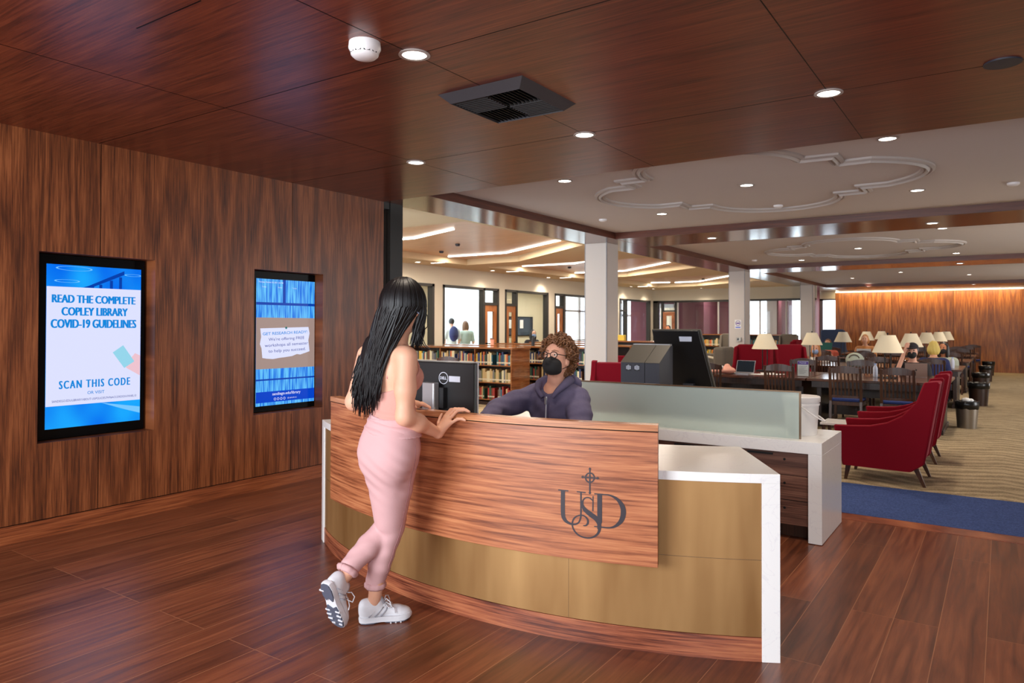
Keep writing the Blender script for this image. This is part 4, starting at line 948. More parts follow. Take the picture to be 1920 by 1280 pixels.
gb = wingback('tall grey high backed chair left of the column with the round sign', (-7.03, 22.4, 0), pi, 'grey_fabric'); gb.scale = (1, 1, 1.12)
dup(gb, (-9.2, 22.6, 0), pi, 'grey high backed chair behind the black kiosk screen', scale=(1, 1, .98)); dup(gb, (-5.2, 21.9, 0), pi, 'grey high backed chair right of the column with the round sign', scale=(.7, 1, 1.12))
t = thing('patterned_armchair', 'low grey patterned armchair with rounded wooden arm behind the red chairs', 'armchair', (-5.6, 16.2, 0))
obj('back', B().box(-5.98, -5.30, 16.35, 16.47, .25, .90), 'grey_fabric', t, bevel=.03); obj('seat', B().box(-5.95, -5.35, 15.8, 16.35, .2, .45), 'grey_fabric', t, bevel=.03)
b = B().tube([(-5.9+.62*k/8, 15.85, .80+.05*math.sin(k/8*pi)) for k in range(9)], .025, 8); obj('arm', b, 'shade_cream', t, smooth=True)
obj('side', B().box(-5.33, -5.05, 15.75, 16.47, .15, 1.06), 'grey_fabric', t, bevel=.06); 
for x in (-5.9, -5.12):
    for y in (15.85, 16.4): obj('leg', B().box(x-.02, x+.02, y-.02, y+.02, .009, .2), 'chair_wood', t)
t = thing('side_table', 'small white side table between the two near red armchairs', 'table', (-1.42, 8.75, 0))
obj('top', B().box(-1.68, -1.25, 8.56, 8.97, .425, .45), 'quartz', t, bevel=.003)
for x in (-1.65, -1.28):
    for y in (8.6, 8.93): obj('leg', B().box(x-.015, x+.015, y-.015, y+.015, .009, .425), 'chair_wood', t)
# waste bins along the aisle
def bin_(label, x, y, mat, h=.40, r=.15, stuff=True):
    t = thing('waste_bin', label, 'bin', (x, y, 0), 'waste bins along the aisle')
    b = B().lathe([(r*.82, .009), (r, h), (r*.96, h), (r*.78, .02)], x, y, 24); obj('body', b, mat, t, smooth=40)
    b = B(); rings = []
    for zz, rr in ((h-.10, r*1.0), (h+.005, r*1.045), (h+.012, r*.98), (h-.02, r*.7), (h-.05, r*.2)): rings.append([(x+rr*(1+.03*math.sin(k*2.7+zz*40))*math.cos(2*pi*k/28), y+rr*(1+.03*math.sin(k*2.7+zz*40))*math.sin(2*pi*k/28), zz+.008*math.sin(k*1.9)) for k in range(28)])
    b.loft(rings); obj('liner', b, 'bag_black', t, smooth=True)
    if stuff: b = B().ball((x-.01, y-.03, h+.03), (.06, .05, .035), 8); b.ball((x+.05, y+.02, h+.02), (.04, .05, .03), 8); tag(obj('crumpled_paper', b, 'paper_white', smooth=True), 'crumpled paper on top of the nearest waste bin', 'paper')
bin_('shiny metal waste bin with black liner at the end of the nearest table', -.44, 12.75, 'steel', .40, .155); bin_('dark waste bin at the end of the second table row', -.38, 16.6, 'table_dark', .44, .18, False); bin_('dark waste bin at the end of the third table row', -.42, 20.3, 'table_dark', .44, .18, False)
bin_('dark waste bin at the end of the fourth table row', -.38, 24.2, 'table_dark', .44, .17, False); bin_('dark waste bin nearest the walnut back wall', -.36, 27.4, 'table_dark', .44, .17, False)

# things on the tables
def laptop(label, x, y, z, rz, w_=.31, mat='silver', scr='screen_dark', back=False, open_=1.9):
    t = thing('laptop', label, 'laptop', (0, 0, 0), 'laptops on the reading tables')
    obj('base', B().box(-w_/2, w_/2, -.11, .11, 0, .014), mat, t, bevel=.003); obj('keyboard_deck', B().box(-w_/2+.03, w_/2-.03, -.02, .09, .014, .0155), 'charcoal', t)
    ca, sa = math.cos(open_), math.sin(open_)
    P = lambda u, v, k: (u, .11-v*ca*-1*-1+0, .012+v*sa) if False else (u, .11-v*math.cos(open_)+k*sa, .014+v*sa+k*math.cos(open_))
    def slab(u0, u1, v0, v1, k0, k1): b = B(); q = [(u0, v0), (u1, v0), (u1, v1), (u0, v1)]; b.add([P(u, v, k0) for u, v in q]+[P(u, v, k1) for u, v in q], [(0, 1, 2, 3), (7, 6, 5, 4), (0, 4, 5, 1), (1, 5, 6, 2), (2, 6, 7, 3), (3, 7, 4, 0)]); return b
    li = obj('lid', slab(-w_/2, w_/2, 0, .21, 0, .007), mat, t); obj('screen', slab(-w_/2+.008, w_/2-.008, .012, .202, -.001, 0), scr, li)
    if back: b = B(); b.add([P(.012*math.cos(a), .105+.014*math.sin(a), .0078) for a in [2*pi*k/12 for k in range(12)]], [tuple(range(12))]); b.add([P(.004+u, .125+v, .0078) for u, v in ((0, 0), (.006, .002), (.009, .010), (.003, .007))], [(0, 1, 2, 3)]); obj('lid_mark', b, 'charcoal', li)
    t.location = (x, y, z); t.rotation_euler = (0, 0, rz); return t
ZT = .743
laptop('open grey laptop of the man in the black cap, its lid toward us', -1.10, 12.72, ZT, pi+.08, .30, 'laptop_grey', back=True, open_=1.8)
laptop('open dark screened laptop on the nearest table beside the pink jacket', -3.52, 11.85, ZT, -.12, .31, 'silver')
laptop('pale laptop in front of the ginger haired person', -2.98, 20.82, ZT, pi, .34, 'paper_white')
t = tag(obj('jacket', sdf_mesh([ell((-3.83, 11.62, .80), (.16, .12, .05)), ell((-3.70, 11.7, .80), (.12, .10, .06)), ell((-3.95, 11.55, .78), (.10, .08, .035)), ell((-3.72, 11.72, .86), (.05, .05, .05))], .012, .03), 'pink_cloth', smooth=True), 'crumpled pink jacket on the nearest table left of the laptop', 'jacket')
tag(obj('cup', B().box(-3.80, -3.73, 11.50, 11.57, .84, .88), 'paper_white', bevel=.01), 'small white cup lying on the pink jacket', 'cup')
for k, (x, y, r) in enumerate(((-3.26, 11.9, .1), (-3.05, 12.05, -.2), (-3.2, 12.2, .3))):
    b = B(); q = [(x+u*math.cos(r)-v*math.sin(r), y+u*math.sin(r)+v*math.cos(r)) for u, v in ((-.11, -.15), (.11, -.15), (.11, .15), (-.11, .15))]; b.prism(q, ZT, ZT+.002+.001*k, 'z')
    tag(obj('paper_sheet', b, 'paper_white'), 'white paper sheets spread beside the dark laptop on the nearest table', 'paper', 'paper sheets beside the dark laptop')
t = thing('brochure_stand', 'clear stand holding a printed notice with purple header on the nearest table', 'sign', (-2.55, 11.75, ZT))
obj('sheet', B().box(-2.63, -2.47, 11.75, 11.754, .752, .985), 'paper_white', t); obj('header', B().box(-2.628, -2.472, 11.748, 11.75, .93, .98), 'purple_item', t); obj('holder', B().box(-2.634, -2.466, 11.744, 11.746, ZT, .99).box(-2.634, -2.466, 11.69, 11.80, ZT, .746), 'clear_glass', t)
lettering('lettering', 'PLEASE', 'tag_white', t, (-2.60, 11.7478, .945), (1, 0, 0), (0, 0, 1), .10, .022, .0003, bold=.01)
for k in range(6): obj('text_line', B().box(-2.61, -2.49-.02*(k % 3), 11.7488, 11.75, .90-k*.022, .904-k*.022), 'corner_bead', t)
t = thing('backpack', 'pale grey backpack on the second table row behind the chairs', 'backpack', (-2.42, 15.62, .742))
obj('bag', sdf_mesh([ell((-2.42, 15.65, .86), (.17, .11, .15)), ell((-2.42, 15.56, .82), (.12, .06, .09))], .012, .04), 'shirt_sage', t, smooth=True)
obj('strap', B().tube([(-2.42+.09*math.cos(a), 15.56, .90+.07*math.sin(a)) for a in np.linspace(0, pi, 10)], .012, 6), 'grey_fabric', t, smooth=True)
for (x, y), lb in (((-1.62, 12.35), 'small white bottle left of the man in the black cap'), ((-.78, 16.0), 'clear water bottle beside the masked person in sage')):
    t = thing('bottle', lb, 'bottle', (x, y, ZT)); q = B().lathe([(.032, ZT), (.034, ZT+.02), (.034, ZT+.14), (.014, ZT+.18), (.014, ZT+.19)], x, y, 14); obj('body', q, 'tag_white', t, smooth=40); q = B().lathe([(.016, ZT+.188), (.016, ZT+.21)], x, y, 12); obj('cap', q, 'mask_blue', t)
b = B(); b.prism([(-4.12, .90), (-3.82, .90), (-3.80, 1.10), (-4.10, 1.10)], 20.99, 21.01, 'y'); tag(obj('open_book', b, 'teal_book'), 'teal book held up by the person in coral', 'book')

# self service machines behind the glass screen
t = thing('kiosk_screen', 'large black tilted kiosk screen seen from behind', 'kiosk', (-3.36, 9.0, 0))
b = B(); P = [(-3.72, 8.66, 1.457), (-3.115, 8.66, 1.457), (-3.02, 9.07, .55), (-3.73, 9.07, .55)]
b.add([*P]+[(x, y+.05, z+.012) for x, y, z in P], [(0, 1, 2, 3), (7, 6, 5, 4), (0, 4, 5, 1), (1, 5, 6, 2), (2, 6, 7, 3), (3, 7, 4, 0)]); obj('housing', b, 'black_plastic', t, bevel=.006)
b = B(); Q = [(-3.735, 8.69, 1.47), (-3.097, 8.69, 1.47), (-3.0, 9.11, .55), (-3.74, 9.11, .55)]
b.add([*Q]+[(x, y+.03, z+.008) for x, y, z in Q], [(0, 1, 2, 3), (7, 6, 5, 4), (0, 4, 5, 1), (1, 5, 6, 2), (2, 6, 7, 3), (3, 7, 4, 0)]); obj('rim', b, 'taupe_plastic', t)
obj('label_plate', B().add([(-3.37, 8.712, 1.322), (-3.213, 8.712, 1.322), (-3.203, 8.684, 1.384), (-3.37, 8.684, 1.384)], [(0, 1, 2, 3)]), 'tag_white', t)
obj('cover', B().box(-3.40, -3.26, 8.90, 8.98, .53, .78), 'charcoal', t); obj('pedestal', B().box(-3.62, -3.1, 9.10, 9.5, .009, .62), 'black_plastic', t, bevel=.01)
t = thing('return_station', 'dark grey book return machine with sloped tops and two fan grilles', 'machine', (-3.6, 8.2, 0))
for x0, x1 in ((-3.845, -3.535), (-3.53, -3.345)):
    obj('body', B().prism([(8.0, .009), (8.42, .009), (8.42, 1.27), (8.36, 1.275), (8.0, 1.07)], x0, x1, 'x'), 'charcoal', t, bevel=.004)
    obj('lid', B().prism([(7.998, 1.072), (8.36, 1.278), (8.36, 1.283), (7.998, 1.077)], x0, x1, 'x'), 'taupe_plastic', t)
obj('top_edge', B().box(-3.845, -3.36, 8.36, 8.43, 1.27, 1.292), 'silver', t)
for x in (-3.74, -3.63):
    b = B()
    for k in range(5): b.box(x-.03+k*.013, x-.024+k*.013, 7.996, 8.0, .985-.004*abs(k-2)*-1, 1.045-.006*abs(k-2))
    f_ = obj('fan_grille', B().box(x-.036, x+.036, 7.998, 8.0, .975, 1.05), 'black_plastic', t); obj('fan_bars', b, 'tag_white', f_)
# signs on the second column
t = thing('round_sign', 'small white notice with a purple emblem on the second column', 'sign', (-5.33, 17.6, 1.6))
obj('plate', B().box(-5.40, -5.24, 17.590, 17.599, 1.47, 1.69), 'paper_white', t)
b = B()
for i in range(20):
    a, q = 2*pi*i/20, 2*pi*(i+1)/20; b.quad(*[(-5.32+r*math.cos(k), 17.589, 1.605+r*math.sin(k)) for r, k in ((.062, a), (.062, q), (.05, q), (.05, a))])
b.box(-5.36, -5.28, 17.588, 17.589, 1.59, 1.62); obj('emblem', b, 'purple_item', t, fix=False); obj('caption', B().box(-5.38, -5.26, 17.588, 17.590, 1.495, 1.515), 'display_band', t)
t = thing('wall_control', 'small grey control box on the second column below the notice', 'switch', (-5.3, 17.6, 1.21)); obj('housing', B().box(-5.35, -5.24, 17.56, 17.599, 1.16, 1.26), 'steel', t, bevel=.006); obj('button', B().box(-5.33, -5.29, 17.553, 17.56, 1.19, 1.24), 'charcoal', t)

# ------------------------------------------------------------------ bookcases and books
def bookcase(label, x0, x1, y0, dep, h, nsh, grp='low bookcases in the reading room', two=True):
    t = thing('bookcase', label, 'bookcase', ((x0+x1)/2, y0+dep/2, 0), grp)
    obj('top', B().box(x0-.02, x1+.02, y0-.015, y0+dep+.015, h-.035, h), 'shelf_wood', t, bevel=.004)
    for x in (x0, x1-.025): obj('end_panel', B().box(x, x+.025, y0, y0+dep, .009, h-.035), 'shelf_wood', t)
    obj('back', B().box(x0+.025, x1-.025, y0+dep/2-.008, y0+dep/2+.008, .06, h-.035), 'table_dark', t); obj('plinth', B().box(x0+.025, x1-.025, y0+.02, y0+dep-.02, .009, .07), 'table_dark', t)
    for k in range(nsh): z = .10+k*(h-.135)/nsh; obj('shelf', B().box(x0+.025, x1-.025, y0+.01, y0+dep/2-.01, z, z+.02), 'shelf_wood', t)
    n = max(1, round((x1-x0)/.95))
    for k in range(1, n): x = x0+(x1-x0)*k/n; obj('divider', B().box(x-.01, x+.01, y0+.012, y0+dep/2-.01, .12, h-.04), 'shelf_wood', t)
    return [x0+(x1-x0)*k/n for k in range(n+1)]
BM = {}
def book_mesh(col, th, hh):
    key = (col, round(th, 3), round(hh, 2))
    if key not in BM:
        b = B().box(-th/2, th/2, 0, .16, 0, hh); b.box(-th/2*.8, th/2*.8, -.0008, 0, .035, .062, 1)
        o = obj('book', b, ['cloth_'+col, 'book_label'], fix=False); BM[key] = o.data; bpy.data.objects.remove(o)
    return BM[key]
NB = [0]
BULK = B(); BKEYS = list(BOOKC)
def books(x0, x1, y, z, where, room=.26, gap=.06, pal=None, bulk=None):
    x = x0+.01; pal = pal or list(BOOKC)
    while x < x1-.03:
        if random.random() < gap*.5: x += random.uniform(.03, .10); continue
        col = random.choice(pal); th = random.choice((.022, .027, .032, .038)); hh = min(room, random.choice((.19, .21, .23, .25)))
        if x+th > x1-.005: break
        if bulk and bulk(x):
            BULK.box(x, x+th, y, y+.16, z, z+hh, BKEYS.index(col)); BULK.box(x+th*.04, x+th*.96, y-.0008, y, z+.035, z+.062, len(BKEYS)); x += th+.001; continue
        o = bpy.data.objects.new('book', book_mesh(col, th, hh)); C.objects.link(o); o.location = (x+th/2, y, z)
        tag(o, '%s cloth library book on the %s' % (col, where), 'book', 'books on the %s' % where); x += th+.001; NB[0] += 1
H1 = 1.11
xs = bookcase('low wooden bookcase nearest the reception desk, full of books', -10.2, -7.57, 11.1, .62, H1, 3)
zsh = [.12+k*(H1-.135)/3 for k in range(3)]
pal1 = ['tan', 'cream', 'cream', 'olive', 'red', 'navy', 'green', 'yellow', 'teal', 'brown', 'grey', 'black', 'orange', 'tan']
for a, b_ in zip(xs, xs[1:]):
    books(a+.012, b_-.012, 11.13, zsh[2], 'top shelf of the nearest bookcase', pal=pal1)
    if b_ > -8.0:
        books(max(a+.012, -8.42), b_-.03, 11.13, zsh[1], 'middle shelf of the nearest bookcase', pal=['tan', 'cream', 'olive', 'cream', 'grey', 'tan', 'black']); books(max(a+.012, -8.42), b_-.03, 11.13, zsh[0], 'bottom shelf of the nearest bookcase', pal=['green', 'red', 'red', 'brown', 'tan', 'teal', 'grey'])
xs = bookcase('second low bookcase, its books showing behind the clerk', -10.2, -6.47, 12.3, .62, H1, 3)
for k, nm in ((2, 'top'), (1, 'middle'), (0, 'bottom')): books(-8.12, xs[-1]-.03, 12.33, zsh[k], '%s shelf of the bookcase behind the clerk' % nm, pal=['black', 'green', 'red', 'brown', 'cream', 'navy', 'tan'], bulk=lambda x: -7.62 < x < -6.98)
for y, lb in ((14.0, 'third low bookcase of the row'), (15.8, 'fourth low bookcase of the row'), (17.7, 'low bookcase of the row farthest from the desk')): bookcase(lb, -10.2, -6.5, y, .62, H1, 3)
xs = bookcase('low bookcase with a pale top right of the near column', -7.6, -6.35, 15.05, .5, 1.19, 3); books(-7.2, -6.55, 15.07, .12+2*(1.19-.135)/3, 'top shelf right of the near column'); 
books(-7.2, -6.55, 15.07, .12+1*(1.19-.135)/3, 'middle shelf right of the near column')
xs = bookcase('wooden bookcase against the maroon glazing left of the second column', -8.9, -7.75, 23.9, .5, 1.28, 3)
for k, nm in ((2, 'top'), (1, 'middle')): books(-8.65, -7.78, 23.93, .12+k*(1.28-.135)/3, '%s far shelf left of the second column' % nm, pal=['yellow', 'tan', 'cream', 'orange', 'green', 'grey'], bulk=lambda x: True)
xs = bookcase('wooden bookcase against the maroon glazing right of the second column', -6.95, -5.55, 23.9, .5, 1.28, 3)
for k, nm in ((2, 'top'), (1, 'middle')): books(-6.9, -5.6, 23.93, .12+k*(1.28-.135)/3, '%s far shelf right of the second column' % nm, pal=['green', 'teal', 'black', 'tan', 'brown'], bulk=lambda x: True)
o = tag(obj('books', BULK, ['cloth_'+k for k in BKEYS]+['book_label'], fix=False), 'small far books on the shelves by the maroon glazing and behind the clerk', 'books'); o['kind'] = 'stuff'
b = B().lathe([(.036, H1), (.046, H1+.12)], -9.12, 12.62, 16); t = thing('paper_cup', 'pink paper cup with a brown lid on top of the second bookcase', 'cup', (-9.12, 12.62, H1)); obj('body', b, 'pink_cloth', t, smooth=40); b = B().lathe([(.050, H1+.12), (.050, H1+.135), (.04, H1+.145)], -9.12, 12.62, 16); obj('lid', b, 'hair_brown', t)
b = B().lathe([(.035, H1), (.037, H1+.15), (.02, H1+.18), (.02, H1+.21)], -8.07, 12.62, 14); tag(obj('bottle', b, 'black_plastic', smooth=40), 'dark bottle standing on the second bookcase, left of the clerk', 'bottle')
tag(obj('yellow_box', B().box(-7.42, -7.22, 15.2, 15.3, 1.19, 1.32), 'yellow_item', bevel=.005), 'yellow box on top of the bookcase right of the near column', 'box')

# office television
t = thing('wall_television', 'dark wall screen in the beige office behind the bookcases', 'television', (XB, 19.75, 1.2)); obj('bezel', B().box(XB, XB+.05, 18.95, 20.55, 1.2, 1.84), 'bezel_black', t); obj('screen', B().box(XB+.05, XB+.052, 18.98, 20.52, 1.23, 1.81), 'screen_dark', t)
for y, z in ((19.05, 1.45), (19.75, 1.45)): obj('note', B().box(XB+.053, XB+.055, y, y+.2, z, z+.28), 'paper_white', t)
tag(obj('purple_display', B().box(XB, XB+.04, 25.5, 26.1, .9, 1.7), 'purple_item'), 'purple poster panel on the office rear wall, right of the near column', 'poster')
t = thing('office_desk', 'dark desk in the beige office behind the bookcases', 'desk', (-12.2, 18.2, 0)); obj('top', B().box(-12.5, -11.6, 17.4, 18.4, .72, .75), 'table_dark', t)
for x in (-12.45, -11.65):
    for y in (17.45, 18.35): obj('leg', B().box(x-.02, x+.02, y-.02, y+.02, .008, .72), 'black_metal', t)

# ------------------------------------------------------------------ people
nrm = lambda v: np.array(v, float)/np.linalg.norm(v)
def chain(pts, rad): return [cone(pts[i], pts[i+1], rad[i], rad[i+1]) for i in range(len(pts)-1)]
def grow(prims, e):
    out = []
    for p in prims:
        q, kk = (p if isinstance(p[0], tuple) else (p, None)); f, lo, hi = q
        t = ((lambda P, f=f: f(P)-e), lo-e, hi+e); out.append((t, kk) if kk else t)
    return out
def woman():
    t = thing('person', 'woman with long black hair in pink joggers leaning on the reception counter', 'person', (-2.52, 2.62, 0))
    Rt = rotz(-.17)
    shR, shL, elR, elL, wrR, wrL = (-2.345, 2.55, 1.355), (-2.645, 2.585, 1.355), (-2.335, 2.528, 1.075), (-2.715, 2.565, 1.118), (-2.338, 2.775, .966), (-2.62, 2.79, 1.11)
    hipR, hipL, knR, knL, anR, anL = (-2.415, 2.60, .90), (-2.560, 2.61, .90), (-2.535, 2.655, .49), (-2.565, 2.70, .52), (-2.645, 2.64, .09), (-2.640, 2.418, .275)
    H = np.array((-2.405, 2.60, 1.592))
    torso = [ell((-2.478, 2.60, 1.285), (.148, .098, .15), Rt), ell((-2.478, 2.60, 1.10), (.116, .088, .14), Rt), ell((-2.482, 2.598, .945), (.136, .104, .13), Rt)]
    bust = [ell((-2.435, 2.675, 1.245), (.056, .062, .062)), ell((-2.535, 2.69, 1.245), (.056, .062, .062))]
    butt = [ell((-2.54, 2.555, .885), (.080, .072, .11)), ell((-2.425, 2.545, .885), (.080, .072, .11))]
    leg = chain([hipR, knR, (-2.60, 2.635, .30), anR], [.074, .050, .043, .031])+chain([hipL, knL, (-2.605, 2.575, .41), anL], [.074, .050, .043, .031])
    arms = chain([shR, (-2.338, 2.535, 1.20), elR], [.052, .047, .040])+chain([elR, (-2.336, 2.62, 1.035), wrR], [.040, .040, .025])+chain([shL, elL], [.050, .040])+chain([elL, (-2.68, 2.66, 1.115), wrL], [.040, .039, .025])
    hand = [cone(wrR, (-2.322, 2.83, 1.028), .024, .020), cone(wrR, (-2.343, 2.838, 1.036), .022, .014), cone(wrR, (-2.304, 2.822, 1.012), .022, .014)]
    hand2 = [cone(wrL, (-2.56, 2.87, 1.088), .024, .020), cone(wrL, (-2.585, 2.88, 1.09), .022, .016)]
    fing = []
    for q in (((-2.350, 2.842, 1.042), (-2.330, 2.866, 1.076), (-2.300, 2.893, 1.079), (-2.282, 2.902, 1.069)), ((-2.332, 2.842, 1.042), (-2.306, 2.868, 1.081), (-2.272, 2.896, 1.080), (-2.252, 2.905, 1.069)), ((-2.314, 2.836, 1.032), (-2.286, 2.862, 1.074), (-2.254, 2.888, 1.078), (-2.236, 2.897, 1.069)),
              ((-2.300, 2.826, 1.012), (-2.272, 2.846, 1.034), (-2.246, 2.853, 1.036), (-2.230, 2.856, 1.030)), ((-2.348, 2.79, .985), (-2.372, 2.818, 1.012), (-2.380, 2.842, 1.036), (-2.378, 2.852, 1.052)),
              ((-2.575, 2.872, 1.088), (-2.548, 2.90, 1.090), (-2.520, 2.915, 1.072)), ((-2.558, 2.868, 1.086), (-2.528, 2.89, 1.088), (-2.50, 2.90, 1.072)), ((-2.592, 2.88, 1.09), (-2.566, 2.912, 1.090), (-2.54, 2.928, 1.072)), ((-2.60, 2.885, 1.09), (-2.585, 2.918, 1.088), (-2.565, 2.938, 1.072)), ((-2.60, 2.82, 1.10), (-2.566, 2.828, 1.088), (-2.545, 2.842, 1.074))):
        fing += [(p, .004) for p in chain(q, [.0095, .0088, .0082, .0070][:len(q)])]
    head = [ell(H, (.077, .098, .116)), ell(H+(0, .035, -.045), (.060, .066, .075)), cone((-2.450, 2.573, 1.38), H+(-.012, -.01, -.06), .060, .050), cone((-2.62, 2.572, 1.362), (-2.37, 2.55, 1.362), .045, .045),
            (cone(H+(0, .098, .005), H+(0, .112, -.028), .009, .014), .012), (ell(H+(.078, .0, -.012), (.010, .022, .032)), .008), (ell(H+(-.078, 0, -.012), (.010, .022, .032)), .008), (ell(H+(0, .096, -.066), (.022, .010, .009)), .01)]
    body = obj('body', sdf_mesh([(p, .045) for p in torso+bust+butt]+[(p, .012) for p in leg]+[(p, .03) for p in arms]+[(p, .02) if not isinstance(p[0], tuple) else p for p in head]+[(p, .012) for p in hand+hand2]+fing, .0056, .03), 'skin', t, smooth=True)
    for s in (-1, 1): e_ = obj('eye', B().ball(tuple(H+(s*.031, .083, .012)), (.014, .012, .012), 10), 'eye_white', t, smooth=True); obj('iris', B().ball(tuple(H+(s*.031, .0935, .012)), (.006, .0025, .006), 8), 'eye_brown', e_, smooth=True)
    # joggers
    lg = chain([hipR, (-2.475, 2.625, .70), knR, (-2.60, 2.637, .30), (-2.632, 2.640, .215)], [.086, .076, .060, .055, .050])+chain([hipL, knL, (-2.61, 2.565, .405), (-2.634, 2.475, .335)], [.084, .061, .057, .050])
    lg += [cone((-2.45, 2.563, .86), (-2.53, 2.635, .52), .100, .062), cone((-2.53, 2.573, .86), (-2.565, 2.65, .56), .094, .062)]
    pp = [(p, .06) for p in grow(torso[1:], .016)+grow(butt, .012)+lg[-2:]]+[(p, .014) for p in lg[:-2]]
    def crease(G, D):
        x, y, z = G[..., 0], G[..., 1], G[..., 2]
        w_ = np.exp(-((z-.78)/.12)**2)*.0026*np.sin(95*z+60*(x+.6*y))*np.clip((2.62-y)/.06, 0, 1)+np.exp(-((z-.36)/.14)**2)*.0020*np.sin(90*z-50*x+30*y)
        return w_
    pm = sdf_mesh(pp, .007, .04, cut=lambda G, D: np.maximum(D, G[..., 2]-1.055), disp=crease)
    pants = obj('joggers', pm, 'pink_knit', t, smooth=True)
    from mathutils.bvhtree import BVHTree
    bv = BVHTree.FromPolygons([Vector(v) for v in pm.v], pm.f)
    def seam(nm, cs, d, r=.0020, lift=.0002):
        path = []
        for q in cs:
            h = bv.ray_cast(Vector(q)+Vector(d)*.4, -Vector(d).normalized())
            if h[0] is not None: path.append(h[0]+Vector(d).normalized()*lift)
        if len(path) > 2: obj(nm, B().tube(path, r, 6), 'pink_seam', pants, smooth=True)
    zz = np.linspace(.93, .25, 30); cx = np.interp(zz, [.2, .49, .7, .9], [-2.632, -2.535, -2.475, -2.42]); cyy = np.interp(zz, [.2, .49, .7, .9], [2.64, 2.655, 2.63, 2.60])
    seam('side_seam', list(zip(cx, cyy, zz)), (.995, -.10, 0))
    seam('pocket', [(-2.42+.0, 2.60+.045*math.sin(u*pi)*1.0+.01, .965-.16*u) for u in np.linspace(0, 1, 14)], (.95, .3, 0), .0025)
    def ring(nm, cpt, axis, r, par, m_=.0085, mat='pink_knit'):
        a = nrm(axis); u = nrm(np.cross(a, (1, .2, .1))); v = np.cross(a, u)
        obj(nm, B().tube([tuple(np.array(cpt)+r*(1+.03*math.sin(14*k))*(u*math.cos(2*pi*k/36)+v*math.sin(2*pi*k/36))) for k in range(37)], m_, 7, flat=1.6), mat, par, smooth=True)
    ring('cuff', (-2.634, 2.640, .190), (-.05, 0, -1), .045, pants, .011); ring('cuff', (-2.6365, 2.452, .312), (-.02, -.6, -.7), .045, pants, .011)
    # sleeveless top
    tp = [(p, .03) for p in grow(torso[:2], .009)+grow(bust, .008)+grow([torso[2]], .016)]
    def folds(G, D):
        x, y, z = G[..., 0], G[..., 1], G[..., 2]
        return np.exp(-((z-1.03)/.06)**2)*(.0045*np.sin(150*z+14*x+10*y)-.004)+.0012*np.sin(60*z+30*x)
    top = obj('tank_top', sdf_mesh(tp, .0062, .03, cut=lambda G, D: np.maximum(np.maximum(D, G[..., 2]-(1.215+.75*(G[..., 1]-2.56)+.12*np.abs(G[..., 0]+2.48))), .985-G[..., 2]), disp=folds), 'pink_top', t, smooth=True)
    obj('waistband_fold', sdf_mesh([(p, .03) for p in grow([torso[2]], .029)+grow([torso[1]], .019)], .0062, .03, cut=lambda G, D: np.maximum(np.maximum(D, G[..., 2]-1.055-.02*np.sin(9*G[..., 0])), .975-G[..., 2]+.012*np.sin(14*G[..., 0])), disp=lambda G, D: .0035*np.sin(170*G[..., 2]+25*G[..., 0]+12*G[..., 1])), 'pink_knit', top, smooth=True)
    for x in (-2.40, -2.57): obj('strap', B().tube([(x, 2.70, 1.30), (x, 2.655, 1.375), (x-.004, 2.60, 1.408), (x-.01, 2.535, 1.375), (x-.03, 2.505, 1.25)], .006, 6), 'pink_top', top, smooth=True)
    # hair: underlying mass, then falling locks
    hull = [ell(H+(-.006, -.016, .012), (.094, .100, .122)), ell((-2.475, 2.515, 1.46), (.060, .03, .12)), ell((-2.535, 2.494, 1.33), (.070, .020, .13)), ell((-2.565, 2.490, 1.20), (.050, .014, .08))]
    hm = sdf_mesh([(p, .04) for p in hull], .008, .04, cut=lambda G, D: np.maximum(D, np.minimum(G[..., 1]-(H[1]+.035), H[2]+.07-G[..., 2])), disp=lambda G, D: .007+0*D)
    r = random.Random(3)
    for i in range(620):
        ph = r.uniform(-135, 140); a = math.radians(ph); d = np.array((math.sin(a), -math.cos(a))); j = lambda s: r.uniform(-s, s)
        ex = r.uniform(.97, 1.08); pts = []
        for th in np.linspace(8, 92, 8):
            q = math.radians(th); pts.append(H+np.array((-.006+.1*ex*math.sin(q)*d[0], -.006+.108*ex*math.sin(q)*d[1], .010+.128*ex*math.cos(q))))
        if ph < 45: s = (ph+135)/180; T1 = np.array((-2.635+.20*s+j(.012), 2.484+.06*(1-s)**4+j(.012), 1.37+j(.03))); T2 = np.array((-2.640+.155*s+j(.022), 2.488+j(.012), r.triangular(1.035, 1.27, 1.13)+.05*abs(s-.5)))
        elif ph < 100: s = (ph-45)/55; T1 = np.array((-2.44+.02*s+j(.02), 2.49+.01*s+j(.01), 1.40+j(.03))); T2 = np.array((-2.49+j(.03), 2.487+j(.01), r.uniform(1.14, 1.30)))
        else: s = (ph-100)/40; T1 = np.array((-2.345+j(.012), 2.60+.06*s+j(.015), 1.47+j(.02))); T2 = np.array((-2.350+j(.02), 2.60+.07*s+j(.02), r.uniform(1.385, 1.44)))
        p0 = pts[-1]; w_ = j(.010); fz_ = r.uniform(1.5, 3.5)
        for k in range(1, 13):
            u = k/12; m_ = (1-u)**2*p0+2*u*(1-u)*(1.45*T1-.2*p0-.25*T2)+u*u*T2; pts.append(m_+np.array((w_*math.sin(fz_*pi*u), .4*w_*math.cos(fz_*pi*u), 0)))
        n = len(pts); rad = [.0066*(.7+.3*min(1, k/4))*(1 if k < n*.5 else 1-.8*(k-n*.5)/(n*.5)) for k in range(n)]
        hm.tube(pts, rad, 5)
